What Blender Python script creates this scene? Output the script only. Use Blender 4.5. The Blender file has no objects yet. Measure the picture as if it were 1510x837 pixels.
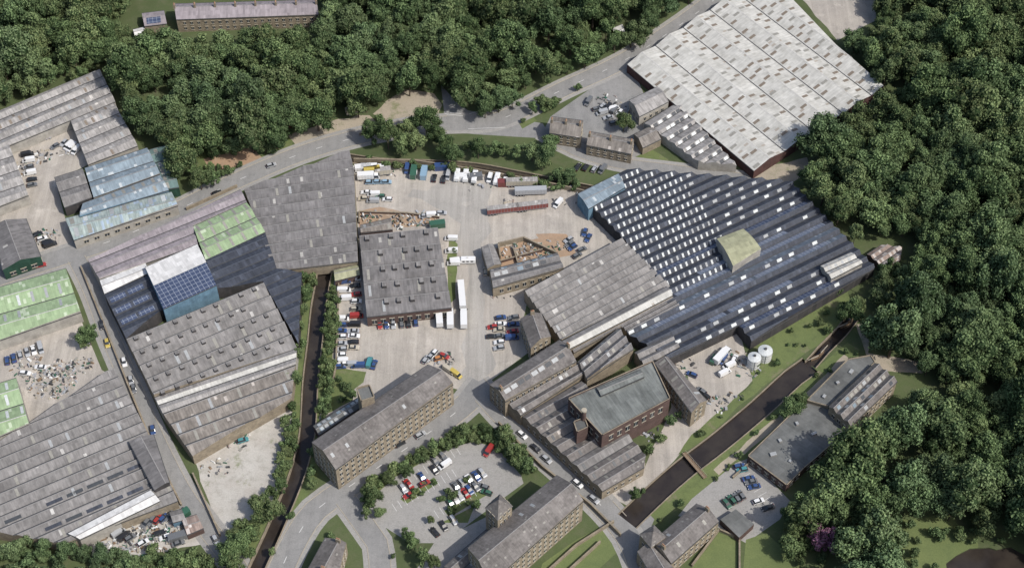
import bpy, math, random
import numpy as np
from mathutils import Vector, Matrix, noise
from mathutils.geometry import delaunay_2d_cdt
random.seed(7); rng=np.random.default_rng(7)
scene=bpy.context.scene
# ---------------------------------------------------------------- survey camera
DEP=math.radians(50); F=1510/(2*math.tan(math.radians(18))); D=585.0
H=D*math.sin(DEP); CY=-D*math.cos(DEP)
def S(u,v,z=0.0):
    x=u-755.0; y=418.5-v
    dx=x; dy=y*math.sin(DEP)+F*math.cos(DEP); dz=y*math.cos(DEP)-F*math.sin(DEP)
    t=(z-H)/dz
    return (dx*t, CY+dy*t)
cam=bpy.data.cameras.new("camera"); co=bpy.data.objects.new("camera",cam)
scene.collection.objects.link(co); scene.camera=co
co.location=(0,CY,H); co.rotation_euler=(math.radians(90)-DEP,0,0)
cam.sensor_width=36; cam.lens=18/math.tan(math.radians(18)); cam.clip_start=1; cam.clip_end=6000
# ---------------------------------------------------------------- light
SUN_EL=50; SUN_AZ=122   # azimuth clockwise from +Y
w=bpy.data.worlds.new("World"); scene.world=w; w.use_nodes=True
nt=w.node_tree; sky=nt.nodes.new("ShaderNodeTexSky"); sky.sky_type='NISHITA'; sky.sun_disc=False
sky.sun_elevation=math.radians(SUN_EL); sky.sun_rotation=math.radians(SUN_AZ); sky.dust_density=2.5
nt.links.new(sky.outputs[0],nt.nodes["Background"].inputs[0]); nt.nodes["Background"].inputs[1].default_value=0.15
sl=bpy.data.lights.new("sun",'SUN'); sl.energy=3.9; sl.angle=math.radians(0.5); sl.color=(1,0.96,0.9)
so=bpy.data.objects.new("sun",sl); scene.collection.objects.link(so); so.location=(0,0,300)
az=math.radians(SUN_AZ); el=math.radians(SUN_EL)
sd=Vector((math.sin(az)*math.cos(el),math.cos(az)*math.cos(el),math.sin(el)))
so.rotation_euler=sd.to_track_quat('Z','Y').to_euler()
scene.view_settings.view_transform='Standard'; scene.view_settings.look='None'; scene.view_settings.exposure=0
# ---------------------------------------------------------------- materials
MATS={}
class NB:
    def __init__(s,name):
        s.m=bpy.data.materials.new(name); s.m.use_nodes=True; s.t=s.m.node_tree
        s.b=s.t.nodes["Principled BSDF"]
    def n(s,typ,**k):
        nd=s.t.nodes.new(typ)
        for a,b in k.items(): setattr(nd,a,b)
        return nd
    def l(s,a,b): s.t.links.new(a,b)
    def math(s,op,a,b=None,c=None):
        nd=s.n("ShaderNodeMath",operation=op)
        for i,x in enumerate((a,b,c)):
            if x is None: continue
            if isinstance(x,(int,float)): nd.inputs[i].default_value=x
            else: s.l(x,nd.inputs[i])
        return nd.outputs[0]
    def noise(s,vec,scale,detail=4,rough=.6):
        nd=s.n("ShaderNodeTexNoise"); nd.inputs["Scale"].default_value=scale
        nd.inputs["Detail"].default_value=detail; nd.inputs["Roughness"].default_value=rough
        s.l(vec,nd.inputs["Vector"]); return nd.outputs["Fac"]
    def rng(s,x,a,b,c,d):
        nd=s.n("ShaderNodeMapRange"); s.l(x,nd.inputs[0])
        for i,q in enumerate((a,b,c,d)): nd.inputs[i+1].default_value=q
        return nd.outputs[0]
    def mix(s,f,a,b):
        nd=s.n("ShaderNodeMix",data_type='RGBA')
        if isinstance(f,(int,float)): nd.inputs[0].default_value=f
        else: s.l(f,nd.inputs[0])
        for i,x in ((6,a),(7,b)):
            if isinstance(x,tuple): nd.inputs[i].default_value=(*x,1)
            else: s.l(x,nd.inputs[i])
        return nd.outputs[2]
    def scale(s,col,f):
        nd=s.n("ShaderNodeVectorMath",operation='SCALE'); s.l(col,nd.inputs[0]); s.l(f,nd.inputs[3]); return nd.outputs[0]
    def done(s,col,rough=.85,spec=.2):
        if isinstance(col,tuple): s.b.inputs["Base Color"].default_value=(*col,1)
        else: s.l(col,s.b.inputs["Base Color"])
        s.b.inputs["Roughness"].default_value=rough; s.b.inputs["Specular IOR Level"].default_value=spec
        return s.m
def plain(name,c,rough=.6,spec=.4):
    if name in MATS: return MATS[name]
    b=NB(name); tc=b.n("ShaderNodeTexCoord"); nz=b.noise(tc.outputs["Object"],1.5,3)
    f=b.rng(nz,.3,.7,.82,1.1); rgb=b.n("ShaderNodeRGB"); rgb.outputs[0].default_value=(*c,1)
    MATS[name]=b.done(b.scale(rgb.outputs[0],f),rough,spec); return MATS[name]
def roofmat(name,c,c2=None,repl=None,sw=1.05,sh=2.0,patch=.3,streak=.3,sheet=.14,rough=.8,replp=.95,moss=.45):
    b=NB(name); tc=b.n("ShaderNodeTexCoord"); sp=b.n("ShaderNodeSeparateXYZ"); b.l(tc.outputs["UV"],sp.inputs[0])
    x,y=sp.outputs[0],sp.outputs[1]
    cx=b.n("ShaderNodeCombineXYZ"); b.l(b.math('FLOOR',b.math('DIVIDE',x,sw)),cx.inputs[0]); b.l(b.math('FLOOR',b.math('DIVIDE',y,sh)),cx.inputs[1])
    wn=b.n("ShaderNodeTexWhiteNoise",noise_dimensions='2D'); b.l(cx.outputs[0],wn.inputs["Vector"])
    f1=b.rng(wn.outputs["Value"],0,1,1-sheet,1+sheet)
    f2=b.rng(b.noise(tc.outputs["UV"],.07,7,.65),.3,.7,1-patch,1+patch)
    c3=b.n("ShaderNodeCombineXYZ"); b.l(b.math('MULTIPLY',x,1.3),c3.inputs[0]); b.l(b.math('MULTIPLY',y,.12),c3.inputs[1])
    f3=b.rng(b.noise(c3.outputs[0],1.0,3,.7),.3,.7,1-streak,1+streak)
    f=b.math('MULTIPLY',b.math('MULTIPLY',f1,f2),f3)
    c2=c2 or tuple(q*.6 for q in c)
    col=b.mix(b.rng(b.noise(tc.outputs["UV"],.22,6,.7),moss,moss+.22,0,.75),c,c2)
    if repl: col=b.mix(b.math('GREATER_THAN',wn.outputs["Value"],replp),col,repl)
    MATS[name]=b.done(b.scale(col,f),rough,.25); return MATS[name]
def groundmat(name,stops,s1=.02,s2=.25,bump=0,streaks=0,rough=.95):
    b=NB(name); tc=b.n("ShaderNodeTexCoord"); v=tc.outputs["Object"]
    n1=b.noise(v,s1,8,.65); n2=b.noise(v,s2,6,.7); n3=b.noise(v,2.2,3,.7)
    col=b.mix(b.rng(n1,.38,.62,0,1),stops[0],stops[1])
    col=b.mix(b.rng(n2,.48,.72,0,.8),col,stops[2])
    if len(stops)>3:
        n4=b.noise(v,.09,8,.75); col=b.mix(b.rng(n4,.56,.66,0,.85),col,stops[3])
    f=b.rng(n3,.25,.75,.82,1.16)
    if streaks:
        mp=b.n("ShaderNodeMapping"); mp.inputs["Rotation"].default_value=(0,0,.5); mp.inputs["Scale"].default_value=(.35,.02,1); b.l(v,mp.inputs[0])
        f=b.math('MULTIPLY',f,b.rng(b.noise(mp.outputs[0],1,5,.7),.3,.7,1-streaks,1+streaks))
    MATS[name]=b.done(b.scale(col,f),rough,.15); return MATS[name]
roofmat("roof_asbestos",(.2,.19,.182),(.135,.13,.125),(.36,.35,.33),replp=.992,streak=.22)
roofmat("roof_asbestos_light",(.3,.285,.27),(.2,.19,.18),(.42,.4,.37),replp=.985)
roofmat("roof_asbestos_dark",(.155,.148,.146),(.105,.1,.1),(.3,.29,.27),replp=.992,streak=.22)
roofmat("roof_brown",(.2,.18,.16),(.135,.12,.105),(.34,.31,.28),replp=.985)
roofmat("roof_slate",(.16,.147,.138),(.1,.09,.085),(.22,.21,.19),sw=.8,sh=.6,replp=.99,streak=.2)
roofmat("roof_purple",(.26,.23,.24),(.18,.16,.17),patch=.15,streak=.18,moss=.5)
roofmat("roof_white",(.58,.57,.55),(.45,.44,.42),patch=.1,streak=.1,moss=.55)
roofmat("roof_pale",(.47,.46,.425),(.35,.34,.305),(.31,.28,.24),patch=.14,streak=.16,sheet=.07,replp=.985,moss=.44)
roofmat("roof_green",(.26,.34,.2),(.19,.27,.15),(.36,.42,.3),patch=.14,streak=.14,moss=.5)
roofmat("roof_teal",(.12,.18,.17),(.1,.135,.135),patch=.12,streak=.12)
roofmat("roof_bluegrey",(.21,.26,.295),(.16,.195,.225),(.36,.39,.4),patch=.18,streak=.18,replp=.93)
roofmat("roof_palegreen",(.3,.345,.32),(.19,.255,.28),(.26,.32,.38),patch=.15,replp=.85)
roofmat("roof_navy",(.048,.054,.07),(.038,.043,.055),(.06,.068,.088),patch=.25,streak=.25,rough=.6,replp=.95)
roofmat("roof_navy_light",(.12,.145,.18),(.085,.105,.13),(.18,.21,.25),patch=.2,streak=.2,rough=.6,replp=.9)
roofmat("roof_olive",(.31,.31,.2),(.24,.24,.16),patch=.1,streak=.1)
roofmat("roof_felt",(.135,.138,.133),(.09,.093,.09),sw=3,sh=6,patch=.4,streak=.1,sheet=.1,moss=.4)
roofmat("roof_boxgrey",(.16,.17,.16),(.11,.117,.112),sw=2,sh=9,patch=.3,streak=.25,moss=.42)
roofmat("roof_rust",(.27,.21,.18),(.16,.12,.1),(.4,.36,.33),replp=.7)
plain("rooflight_pale",(.52,.54,.53),.4); plain("rooflight_grey",(.32,.33,.33),.4); plain("rooflight_dark",(.06,.065,.07),.25); plain("rooflight_old",(.26,.25,.22),.5)
plain("rooflight_brown",(.19,.155,.12),.6)
plain("gutter",(.065,.065,.065)); plain("ridge_cap",(.25,.24,.23)); plain("ridge_navy",(.08,.09,.11)); plain("ridge_pale",(.5,.49,.46))
plain("glass_dark",(.03,.035,.04),.15,.6); plain("frame_white",(.64,.64,.62)); plain("stone_trim",(.37,.33,.26))
plain("timber",(.2,.14,.09)); plain("chimney_pot",(.4,.2,.12))
def wallmat(name,c,c2,brick=(.45,.22)):
    b=NB(name); tc=b.n("ShaderNodeTexCoord"); br=b.n("ShaderNodeTexBrick"); b.l(tc.outputs["UV"],br.inputs["Vector"])
    br.inputs["Scale"].default_value=1; br.inputs["Brick Width"].default_value=brick[0]; br.inputs["Row Height"].default_value=brick[1]
    br.inputs["Mortar Size"].default_value=.012
    br.inputs["Color1"].default_value=(*c,1); br.inputs["Color2"].default_value=(*c2,1); br.inputs["Mortar"].default_value=(*[q*.7 for q in c2],1)
    f=b.rng(b.noise(tc.outputs["UV"],.25,6,.7),.3,.7,.65,1.25)
    MATS[name]=b.done(b.scale(br.outputs[0],f),.9,.1)
wallmat("wall_stone",(.29,.245,.18),(.22,.185,.14),(.7,.3)); wallmat("wall_brick",(.125,.085,.075),(.1,.07,.062),(.45,.15))
wallmat("wall_dark",(.07,.065,.065),(.05,.05,.05),(1,6)); wallmat("wall_blue",(.13,.22,.29),(.11,.18,.24),(1,6))
wallmat("wall_green",(.03,.07,.05),(.025,.055,.04),(1,6)); wallmat("wall_render",(.36,.34,.3),(.31,.29,.26),(3,3)); wallmat("wall_maroon",(.1,.055,.05),(.08,.05,.045),(1,6))
# solar
def solarmat(name,c1,c2,mo,ms):
    b=NB(name); tc=b.n("ShaderNodeTexCoord"); br=b.n("ShaderNodeTexBrick"); br.offset=0; b.l(tc.outputs["UV"],br.inputs["Vector"])
    br.inputs["Scale"].default_value=1; br.inputs["Brick Width"].default_value=1.7; br.inputs["Row Height"].default_value=1.7; br.inputs["Mortar Size"].default_value=ms
    br.inputs["Color1"].default_value=(*c1,1); br.inputs["Color2"].default_value=(*c2,1); br.inputs["Mortar"].default_value=(*mo,1)
    MATS[name]=b.done(br.outputs[0],.35,.5)
solarmat("solar",(.04,.055,.1),(.055,.072,.125),(.3,.33,.38),.06)
solarmat("solar_grey",(.13,.155,.215),(.16,.185,.24),(.42,.45,.5),.07)
# grounds
groundmat("gm_scrub",[(.07,.09,.04),(.09,.115,.05),(.115,.12,.07)],.02,.2)
groundmat("gm_grass",[(.11,.14,.055),(.135,.165,.065),(.08,.1,.045),(.18,.165,.105)],.03,.3)
groundmat("gm_lawn",[(.12,.15,.06),(.145,.175,.07),(.1,.13,.055)],.05,.3)
groundmat("gm_asphalt",[(.22,.217,.21),(.255,.25,.24),(.18,.18,.175)],.03,.35,streaks=.1)
groundmat("gm_pave",[(.28,.27,.255),(.31,.3,.28),(.22,.215,.2)],.05,.6)
groundmat("gm_yard",[(.41,.375,.325),(.34,.31,.275),(.27,.25,.225),(.47,.43,.38)],.025,.16,streaks=.2)
groundmat("gm_worn",[(.31,.295,.27),(.36,.335,.3),(.25,.24,.22),(.4,.37,.33)],.04,.16,streaks=.22)
groundmat("gm_dirt",[(.36,.24,.155),(.32,.23,.16),(.23,.18,.13),(.38,.33,.27)],.05,.25)
groundmat("gm_gravel",[(.38,.35,.31),(.45,.43,.39),(.28,.27,.23),(.17,.19,.1)],.06,.3)
groundmat("gm_tan",[(.36,.31,.24),(.33,.29,.23),(.25,.23,.17),(.18,.19,.1)],.05,.25)
b=NB("water"); tc=b.n("ShaderNodeTexCoord"); n=b.noise(tc.outputs["Object"],.12,4)
MATS["water"]=b.done(b.mix(b.rng(n,.35,.65,0,1),(.026,.021,.019),(.045,.037,.03)),.2,.4)
bp=b.n("ShaderNodeBump"); bp.inputs["Strength"].default_value=.15; b.l(b.noise(tc.outputs["Object"],1.5,3),bp.inputs["Height"]); b.l(bp.outputs[0],b.b.inputs["Normal"])
M=MATS
# ---------------------------------------------------------------- mesh helper
class MB:
    def __init__(s): s.v=[];s.f=[];s.mi=[];s.uv=[];s.mats=[]
    def add(s,vs,mat,uvs=None):
        i=len(s.v); s.v+= [tuple(p) for p in vs]; s.f.append(tuple(range(i,i+len(vs))))
        if mat not in s.mats: s.mats.append(mat)
        s.mi.append(s.mats.index(mat)); s.uv.append(uvs or [(p[0],p[1]) for p in vs])
    def box(s,c,sx,sy,z0,z1,mat,a=0,top=1.0,topmat=None):
        ca,sa=math.cos(a),math.sin(a)
        def q(x,y,z): return (c[0]+x*ca-y*sa,c[1]+x*sa+y*ca,z)
        X,Y=sx/2,sy/2; P=[(-X,-Y),(X,-Y),(X,Y),(-X,Y)]
        lo=[q(x,y,z0) for x,y in P]; hi=[q(x*top,y*top,z1) for x,y in P]
        for i in range(4):
            j=(i+1)%4; L=math.dist(lo[i],lo[j]); s.add([lo[i],lo[j],hi[j],hi[i]],mat,[(0,0),(L,0),(L,z1-z0),(0,z1-z0)])
        s.add(hi,topmat or mat); s.add(lo[::-1],mat)
    def cyl(s,c,r,z0,z1,mat,n=12,r2=None,axis=None):
        r2=r if r2 is None else r2
        lo=[(c[0]+r*math.cos(2*math.pi*i/n),c[1]+r*math.sin(2*math.pi*i/n),z0) for i in range(n)]
        hi=[(c[0]+r2*math.cos(2*math.pi*i/n),c[1]+r2*math.sin(2*math.pi*i/n),z1) for i in range(n)]
        for i in range(n):
            j=(i+1)%n; s.add([lo[i],lo[j],hi[j],hi[i]],mat)
        s.add(hi,mat)
    def mesh(s,name):
        me=bpy.data.meshes.new(name); me.from_pydata(s.v,[],s.f)
        for m in s.mats: me.materials.append(M[m])
        me.polygons.foreach_set("material_index",s.mi)
        ul=me.uv_layers.new(name="UVMap"); fl=[c for u in s.uv for p in u for c in p]
        ul.data.foreach_set("uv",fl); me.update(); return me
    def obj(s,name,parent=None):
        o=bpy.data.objects.new(name,s.mesh(name)); scene.collection.objects.link(o)
        if parent: o.parent=parent
        return o
def empty(name,loc=(0,0,0)):
    e=bpy.data.objects.new(name,None); scene.collection.objects.link(e); e.empty_display_size=1; return e
def inpoly(x,y,P):
    c=False; n=len(P); j=n-1
    for i in range(n):
        xi,yi=P[i]; xj,yj=P[j]
        if (yi>y)!=(yj>y) and x<(xj-xi)*(y-yi)/(yj-yi)+xi: c=not c
        j=i
    return c
def area(P): return .5*sum(P[i][0]*P[(i+1)%len(P)][1]-P[(i+1)%len(P)][0]*P[i][1] for i in range(len(P)))
def clip(P,k,val,keep_gt):
    out=[]; n=len(P)
    for i in range(n):
        a=P[i]; b=P[(i+1)%n]; ia=(a[k]>=val) if keep_gt else (a[k]<=val); ib=(b[k]>=val) if keep_gt else (b[k]<=val)
        if ia: out.append(a)
        if ia!=ib:
            t=(val-a[k])/(b[k]-a[k]); out.append((a[0]+(b[0]-a[0])*t,a[1]+(b[1]-a[1])*t))
    return out
PROF={'gable':[(0,0),(.5,1),(1,0)],'saw':[(0,0),(.3,1),(1,0)],'sawb':[(0,0),(.78,1),(1,0)],'flat':[(0,0),(1,0)],
      'arch':[(0,0),(.15,.5),(.35,.9),(.5,1),(.65,.9),(.85,.5),(1,0)]}
FOOT=[]
def windows(mb,p0,p1,z0,storeys,sth,sp,ww,wh,off=.04,frame='stone_trim',glass='glass_dark'):
    dx,dy=p1[0]-p0[0],p1[1]-p0[1]; L=math.hypot(dx,dy)
    if L<sp*1.2: return
    ex,ey=dx/L,dy/L; nx,ny=ey,-ex; k=int((L-1)/sp); m=(L-k*sp)/2
    a=math.atan2(dy,dx)
    for i in range(k):
        s=m+(i+.5)*sp; cx,cy=p0[0]+ex*s,p0[1]+ey*s
        for j in range(storeys):
            zb=z0+j*sth
            def q(t,o,z): return (cx+ex*t+nx*o,cy+ey*t+ny*o,z)
            mb.add([q(-ww/2,off,zb),q(ww/2,off,zb),q(ww/2,off,zb+wh),q(-ww/2,off,zb+wh)],glass)
            mb.box((cx+nx*.09,cy+ny*.09),ww+.4,.18,zb+wh,zb+wh+.28,frame,a)
            mb.box((cx+nx*.1,cy+ny*.1),ww+.3,.2,zb-.18,zb,frame,a)
            mb.box((cx+nx*.06,cy+ny*.06),.08,.06,zb,zb+wh,'frame_white',a)
def B(name,pts,z,d=None,n=1,prof='gable',rise=1.5,roof='roof_asbestos',wall='wall_dark',sky=None,win=None,caps='ridge_cap',vents=None,overs=None,parapet=0,chim=0,base=0):
    Wp=[S(u,v,z) for u,v in pts]
    if area(Wp)<0: Wp=Wp[::-1]
    FOOT.append(Wp)
    if d is None: d=(*pts[0],*pts[1])
    a=S(d[0],d[1],z); c=S(d[2],d[3],z); L=math.dist(a,c); dx,dy=(c[0]-a[0])/L,(c[1]-a[1])/L
    if dx<0: dx,dy=-dx,-dy
    toL=lambda p:(p[0]*dx+p[1]*dy,-p[0]*dy+p[1]*dx)
    toW=lambda s,t:(s*dx-t*dy,s*dy+t*dx)
    P=[toL(p) for p in Wp]; nmin=min(p[1] for p in P); nmax=max(p[1] for p in P); per=(nmax-nmin)/n
    pr=PROF[prof]
    skies=[] if not sky else (sky if isinstance(sky,list) else [sky])
    br=[]
    for k in range(n):
        for i in range(len(pr)-1): br.append((nmin+(k+pr[i][0])*per,nmin+(k+pr[i+1][0])*per,pr[i][1],pr[i+1][1],k,i))
    def zr(t):
        for (n0,n1,h0,h1,k,i) in br:
            if t<=n1+1e-6: return z+rise*(h0+(h1-h0)*max(0,min(1,(t-n0)/(n1-n0))))
        return z
    E=empty(name); R=MB(); Wm=MB(); K=MB()
    rs=random.random()*500
    for (n0,n1,h0,h1,k,i) in br:
        q=clip(clip(P,1,n0,True),1,n1,False)
        if len(q)<3 or abs(area(q))<.05: continue
        sl=math.hypot(n1-n0,(h1-h0)*rise)/(n1-n0)
        vs=[];uv=[]
        for (s,t) in q:
            x,y=toW(s,t); zz=z+rise*(h0+(h1-h0)*(t-n0)/(n1-n0)); vs.append((x,y,zz))
            yy=(t-n0)*sl if h1>=h0 else (n1-t)*sl
            uv.append((s+rs,yy+k*23+i*11.3+rs))
        rf=roof
        if overs and (k,i) in overs: rf=overs[(k,i)]
        R.add(vs,rf,uv)
        for sky_ in skies:
            if i not in sky_.get('slopes',(0,)) or ('bays' in sky_ and k not in sky_['bays']): continue
            smin=min(p[0] for p in q); smax=max(p[0] for p in q)
            s=smin+sky_.get('off',1.5)+ (random.random()*sky_['sp'] if sky_.get('rand') else (k%2)*sky_.get('stag',0))
            f0,f1=sky_.get('f',(.15,.85))
            while s+sky_['w']<smax-.3:
                ta=n0+(n1-n0)*f0; tb=n0+(n1-n0)*f1
                if random.random()<sky_.get('p',1) and all(inpoly(xx,tt,P) for xx,tt in((s,ta),(s+sky_['w'],ta),(s,tb),(s+sky_['w'],tb))):
                    if 'reg' not in sky_ or sky_['reg'](*toW(s,ta)):
                        vv=[];uu=[]
                        for xx,tt in((s,ta),(s+sky_['w'],ta),(s+sky_['w'],tb),(s,tb)):
                            x,y=toW(xx,tt); vv.append((x,y,z+.06+rise*(h0+(h1-h0)*(tt-n0)/(n1-n0)))); uu.append((xx,(tt-n0)*sl))
                        K.add(vv,random.choice(sky_['m']) if isinstance(sky_['m'],list) else sky_['m'],uu)
                s+=sky_['sp']*(random.uniform(.7,1.3) if sky_.get('rand') else 1)
        if caps and prof!='flat' and prof!='arch' and h1>h0:
            ss=sorted(p[0] for p in clip(clip(P,1,n1-.01,True),1,n1+.01,False))
            if len(ss)>=2:
                s0,s1=ss[0],ss[-1]; zt=z+rise+.09
                v=[(*toW(s0,n1-.16),zt-.05),(*toW(s1,n1-.16),zt-.05),(*toW(s1,n1+.16),zt-.05),(*toW(s0,n1+.16),zt-.05)]
                R.add(v,caps)
                if vents:
                    s=s0+vents['sp']*.6
                    while s<s1-1:
                        if inpoly(s,n1,P) and random.random()<.85:
                            c=toW(s,n1-vents.get('o',1.0)); K.box(c,vents['w'],vents['l'],zt-.9,zt+vents.get('h',.35),vents.get('wm','wall_dark'),math.atan2(dy,dx),.9,vents.get('m','roof_asbestos'))
                        s+=vents['sp']*random.uniform(.92,1.08)
            if k>0 and i==0:
                ss=sorted(p[0] for p in clip(clip(P,1,n0-.01,True),1,n0+.01,False))
                if len(ss)>=2:
                    s0,s1=ss[0],ss[-1]
                    R.add([(*toW(s0,n0-.2),z+.13),(*toW(s1,n0-.2),z+.13),(*toW(s1,n0+.2),z+.13),(*toW(s0,n0+.2),z+.13)],'gutter')
    N=len(P); A=math.atan2(dy,dx)
    for i in range(N):
        a0,b0=P[i],P[(i+1)%N]; ts=[0,1]
        for (n0,n1,*_) in br:
            for nv in (n0,n1):
                if (a0[1]-nv)*(b0[1]-nv)<0: ts.append((nv-a0[1])/(b0[1]-a0[1]))
        ts=sorted(set(round(t,6) for t in ts)); Le=math.dist(a0,b0)
        for t0,t1 in zip(ts[:-1],ts[1:]):
            if t1-t0<1e-5: continue
            p=(a0[0]+(b0[0]-a0[0])*t0,a0[1]+(b0[1]-a0[1])*t0); r=(a0[0]+(b0[0]-a0[0])*t1,a0[1]+(b0[1]-a0[1])*t1)
            e=1e-4
            zp=zr(p[1]+(r[1]-p[1])*e); zq=zr(r[1]-(r[1]-p[1])*e)
            Wm.add([(*toW(*p),base),(*toW(*r),base),(*toW(*r),zq),(*toW(*p),zp)],wall,[(t0*Le,0),(t1*Le,0),(t1*Le,zq),(t0*Le,zp)])
        if parapet:
            m=((Wp[i][0]+Wp[(i+1)%N][0])/2,(Wp[i][1]+Wp[(i+1)%N][1])/2); an=math.atan2(Wp[(i+1)%N][1]-Wp[i][1],Wp[(i+1)%N][0]-Wp[i][0])
            Wm.box(m,Le-.36,.35,z-.1+.003*i,z+parapet+.003*i,wall,an,1,'wall_stone')
        elif prof!='flat' and abs((b0[1]-a0[1]))<.15*Le:
            m=((Wp[i][0]+Wp[(i+1)%N][0])/2,(Wp[i][1]+Wp[(i+1)%N][1])/2); an=math.atan2(Wp[(i+1)%N][1]-Wp[i][1],Wp[(i+1)%N][0]-Wp[i][0])
            ex,ey=math.cos(an),math.sin(an); Wm.box((m[0]+ey*.12,m[1]-ex*.12),Le,.24,z-.22,z+.02,'gutter',an)
        if win: windows(K,Wp[i],Wp[(i+1)%N],win.get('z0',1.2),win['st'],win.get('sh',3.4),win.get('sp',2.6),win.get('w',1.1),win.get('h',1.8))
    if chim:
        smin=min(p[0] for p in P)+1; smax=max(p[0] for p in P)-1; nm=(nmin+nmax)/2
        for i in range(chim):
            c=toW(smin+(smax-smin)*(i/(max(1,chim-1))),nm); K.box(c,.8,1.5,z+rise-.6,z+rise+1.5,'wall_stone',A)
            for e in(-.4,0,.4):
                c2=toW(smin+(smax-smin)*(i/(max(1,chim-1))),nm+e); K.cyl(c2,.14,z+rise+1.5,z+rise+1.95,'chimney_pot',6)
    Wm.obj("walls",E); R.obj("roof",E)
    if K.f: K.obj("roof_lights_and_windows",E)
    return E
def pyramid(name,pts,z,rise,wall='wall_stone',roof='roof_slate',st=3,base=0):
    E=empty(name); W=[S(u,v,z) for u,v in pts]
    if area(W)<0: W=W[::-1]
    c=(sum(p[0] for p in W)/4,sum(p[1] for p in W)/4); R=MB();Wm=MB();K=MB()
    W2=[(c[0]+(p[0]-c[0])*1.08,c[1]+(p[1]-c[1])*1.08) for p in W]
    for i in range(4):
        a,b2=W[i],W[(i+1)%4]; L=math.dist(a,b2); Wm.add([(*a,base),(*b2,base),(*b2,z+.05),(*a,z+.05)],wall,[(0,0),(L,0),(L,z),(0,z)])
        a,b2=W2[i],W2[(i+1)%4]; R.add([(*a,z),(*b2,z),(*c,z+rise)],roof,[(0,0),(L,0),(L/2,L)])
        windows(K,W[i],W[(i+1)%4],2,int(z/3.5),3.5,1.8,.9,1.7)
    R.cyl(c,.08,z+rise-.1,z+rise+1.2,'gutter',5)
    Wm.obj("walls",E);R.obj("roof",E);K.obj("windows",E); return E
G=['rooflight_grey','rooflight_old','rooflight_old']
sk=lambda sp,w=1,f=(.2,.85),p=.8,m=None,sl=(0,1),**k:dict(sp=sp,w=w,f=f,p=p,m=m or G,slopes=sl,**k)
# ---------------------------------------------------------------- buildings
B("factory_shed",[(-90,200),(147,103),(170,150),(-90,258)],5,(0,165,147,103),4,roof='roof_asbestos_light',rise=1.1,wall='wall_render',sky=sk(5,m=['rooflight_old','rooflight_grey','rooflight_brown'],p=.35,rand=1))
B("factory_shed",[(104,178),(168,151.5),(203,215),(130,243)],5,None,4,roof='roof_asbestos_light',rise=1,wall='wall_render',sky=sk(4,p=.3,m=['rooflight_brown','rooflight_grey'],rand=1))
B("factory_shed",[(-80,240),(12,210),(42,288),(-80,335)],5,None,4,roof='roof_asbestos_light',rise=1,wall='wall_render',sky=sk(4,p=.3,rand=1))
B("workshop_unit",[(125,248),(217,218),(236,256),(138,291)],6,None,2,roof='roof_bluegrey',wall='wall_render',rise=1.4,win=dict(st=1,sp=5,w=2.5,h=1.6))
B("workshop_unit",[(80,262),(122,249),(136,291),(95,306)],5,None,2,roof='roof_asbestos',wall='wall_dark',rise=1.1)
B("workshop_unit",[(122,300),(236,258),(249,280),(118,320)],5.5,None,1,roof='roof_bluegrey',wall='wall_blue',rise=1.2,sky=sk(4,w=1.2,p=.7))
B("workshop_unit",[(96,322),(253,283),(262,303),(109,354)],5,None,1,roof='roof_palegreen',wall='wall_render',rise=1.3,sky=sk(5,w=1.6,p=.9,m=['rooflight_pale','rooflight_grey','rooflight_old']),win=dict(st=1,z0=1.5,sp=4,w=1.8,h=1.5))
B("workshop_unit",[(220,221),(246,214),(264,276),(240,280)],5,None,3,roof='roof_teal',wall='wall_green',rise=1,sky=sk(4,w=1.4,p=.7))
B("garage_workshop",[(-10,334),(38,322),(60,378),(4,398)],5.5,(38,322,60,378),1,roof='roof_asbestos_dark',wall='wall_green',rise=2,win=dict(st=1,sp=4,w=2,h=1.5))
B("green_roof_unit",[(-60,440),(97,396),(119,460),(-60,522)],5.5,None,2,roof='roof_green',wall='wall_render',rise=1.6,sky=sk(5,w=1,m=['rooflight_pale','rooflight_grey'],p=.5),caps='ridge_pale')
B("green_roof_unit",[(-60,583),(24,557),(43,625),(-60,668)],5.5,None,2,roof='roof_green',wall='wall_render',sky=sk(5,w=1,m='rooflight_pale',p=.6),caps='ridge_pale')
B("weaving_shed",[(-60,690),(168,542),(215,632),(262,738),(95,802),(-60,775)],4.5,(0,720,200,636),14,roof='roof_asbestos',prof='sawb',rise=.9,wall='wall_stone',sky=[sk(7,w=5.5,f=(.2,.55),m=['rooflight_dark','roof_navy'],sl=(0,),p=.8,bays=(2,4)),sk(6,w=1,f=(.1,.9),sl=(0,),p=.25,m=['rooflight_old','rooflight_grey'])])
B("lean_to_store",[(100,786),(222,722),(236,738),(118,795)],6,None,1,roof='roof_white',rise=.6,wall='wall_render')
B("lean_to_store",[(190,650),(226,640),(250,712),(228,722)],6.5,(190,650,228,722),1,roof='roof_asbestos_dark',rise=1,wall='wall_dark')
B("warehouse",[(130,384),(355,280),(364,298),(285,333),(292,361),(147,412)],6,(130,384,280,324),3,roof='roof_purple',rise=.7,wall='wall_render',caps='ridge_cap')
B("warehouse",[(284.5,334),(364,298.5),(391,342),(303,383)],6.2,None,2,roof='roof_green',rise=1.1,wall='wall_green',sky=sk(5,w=1,m='rooflight_old',p=1,f=(.1,.9)))
B("warehouse",[(147,413),(214,387),(221,402),(154,433)],6,None,1,roof='roof_white',rise=.6,wall='wall_render')
B("solar_roof_warehouse",[(214,394),(291,360),(319,420),(241,455)],9,None,1,roof='roof_white',rise=1.4,wall='wall_blue',caps='ridge_pale',overs={(0,0):'solar'})
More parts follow.
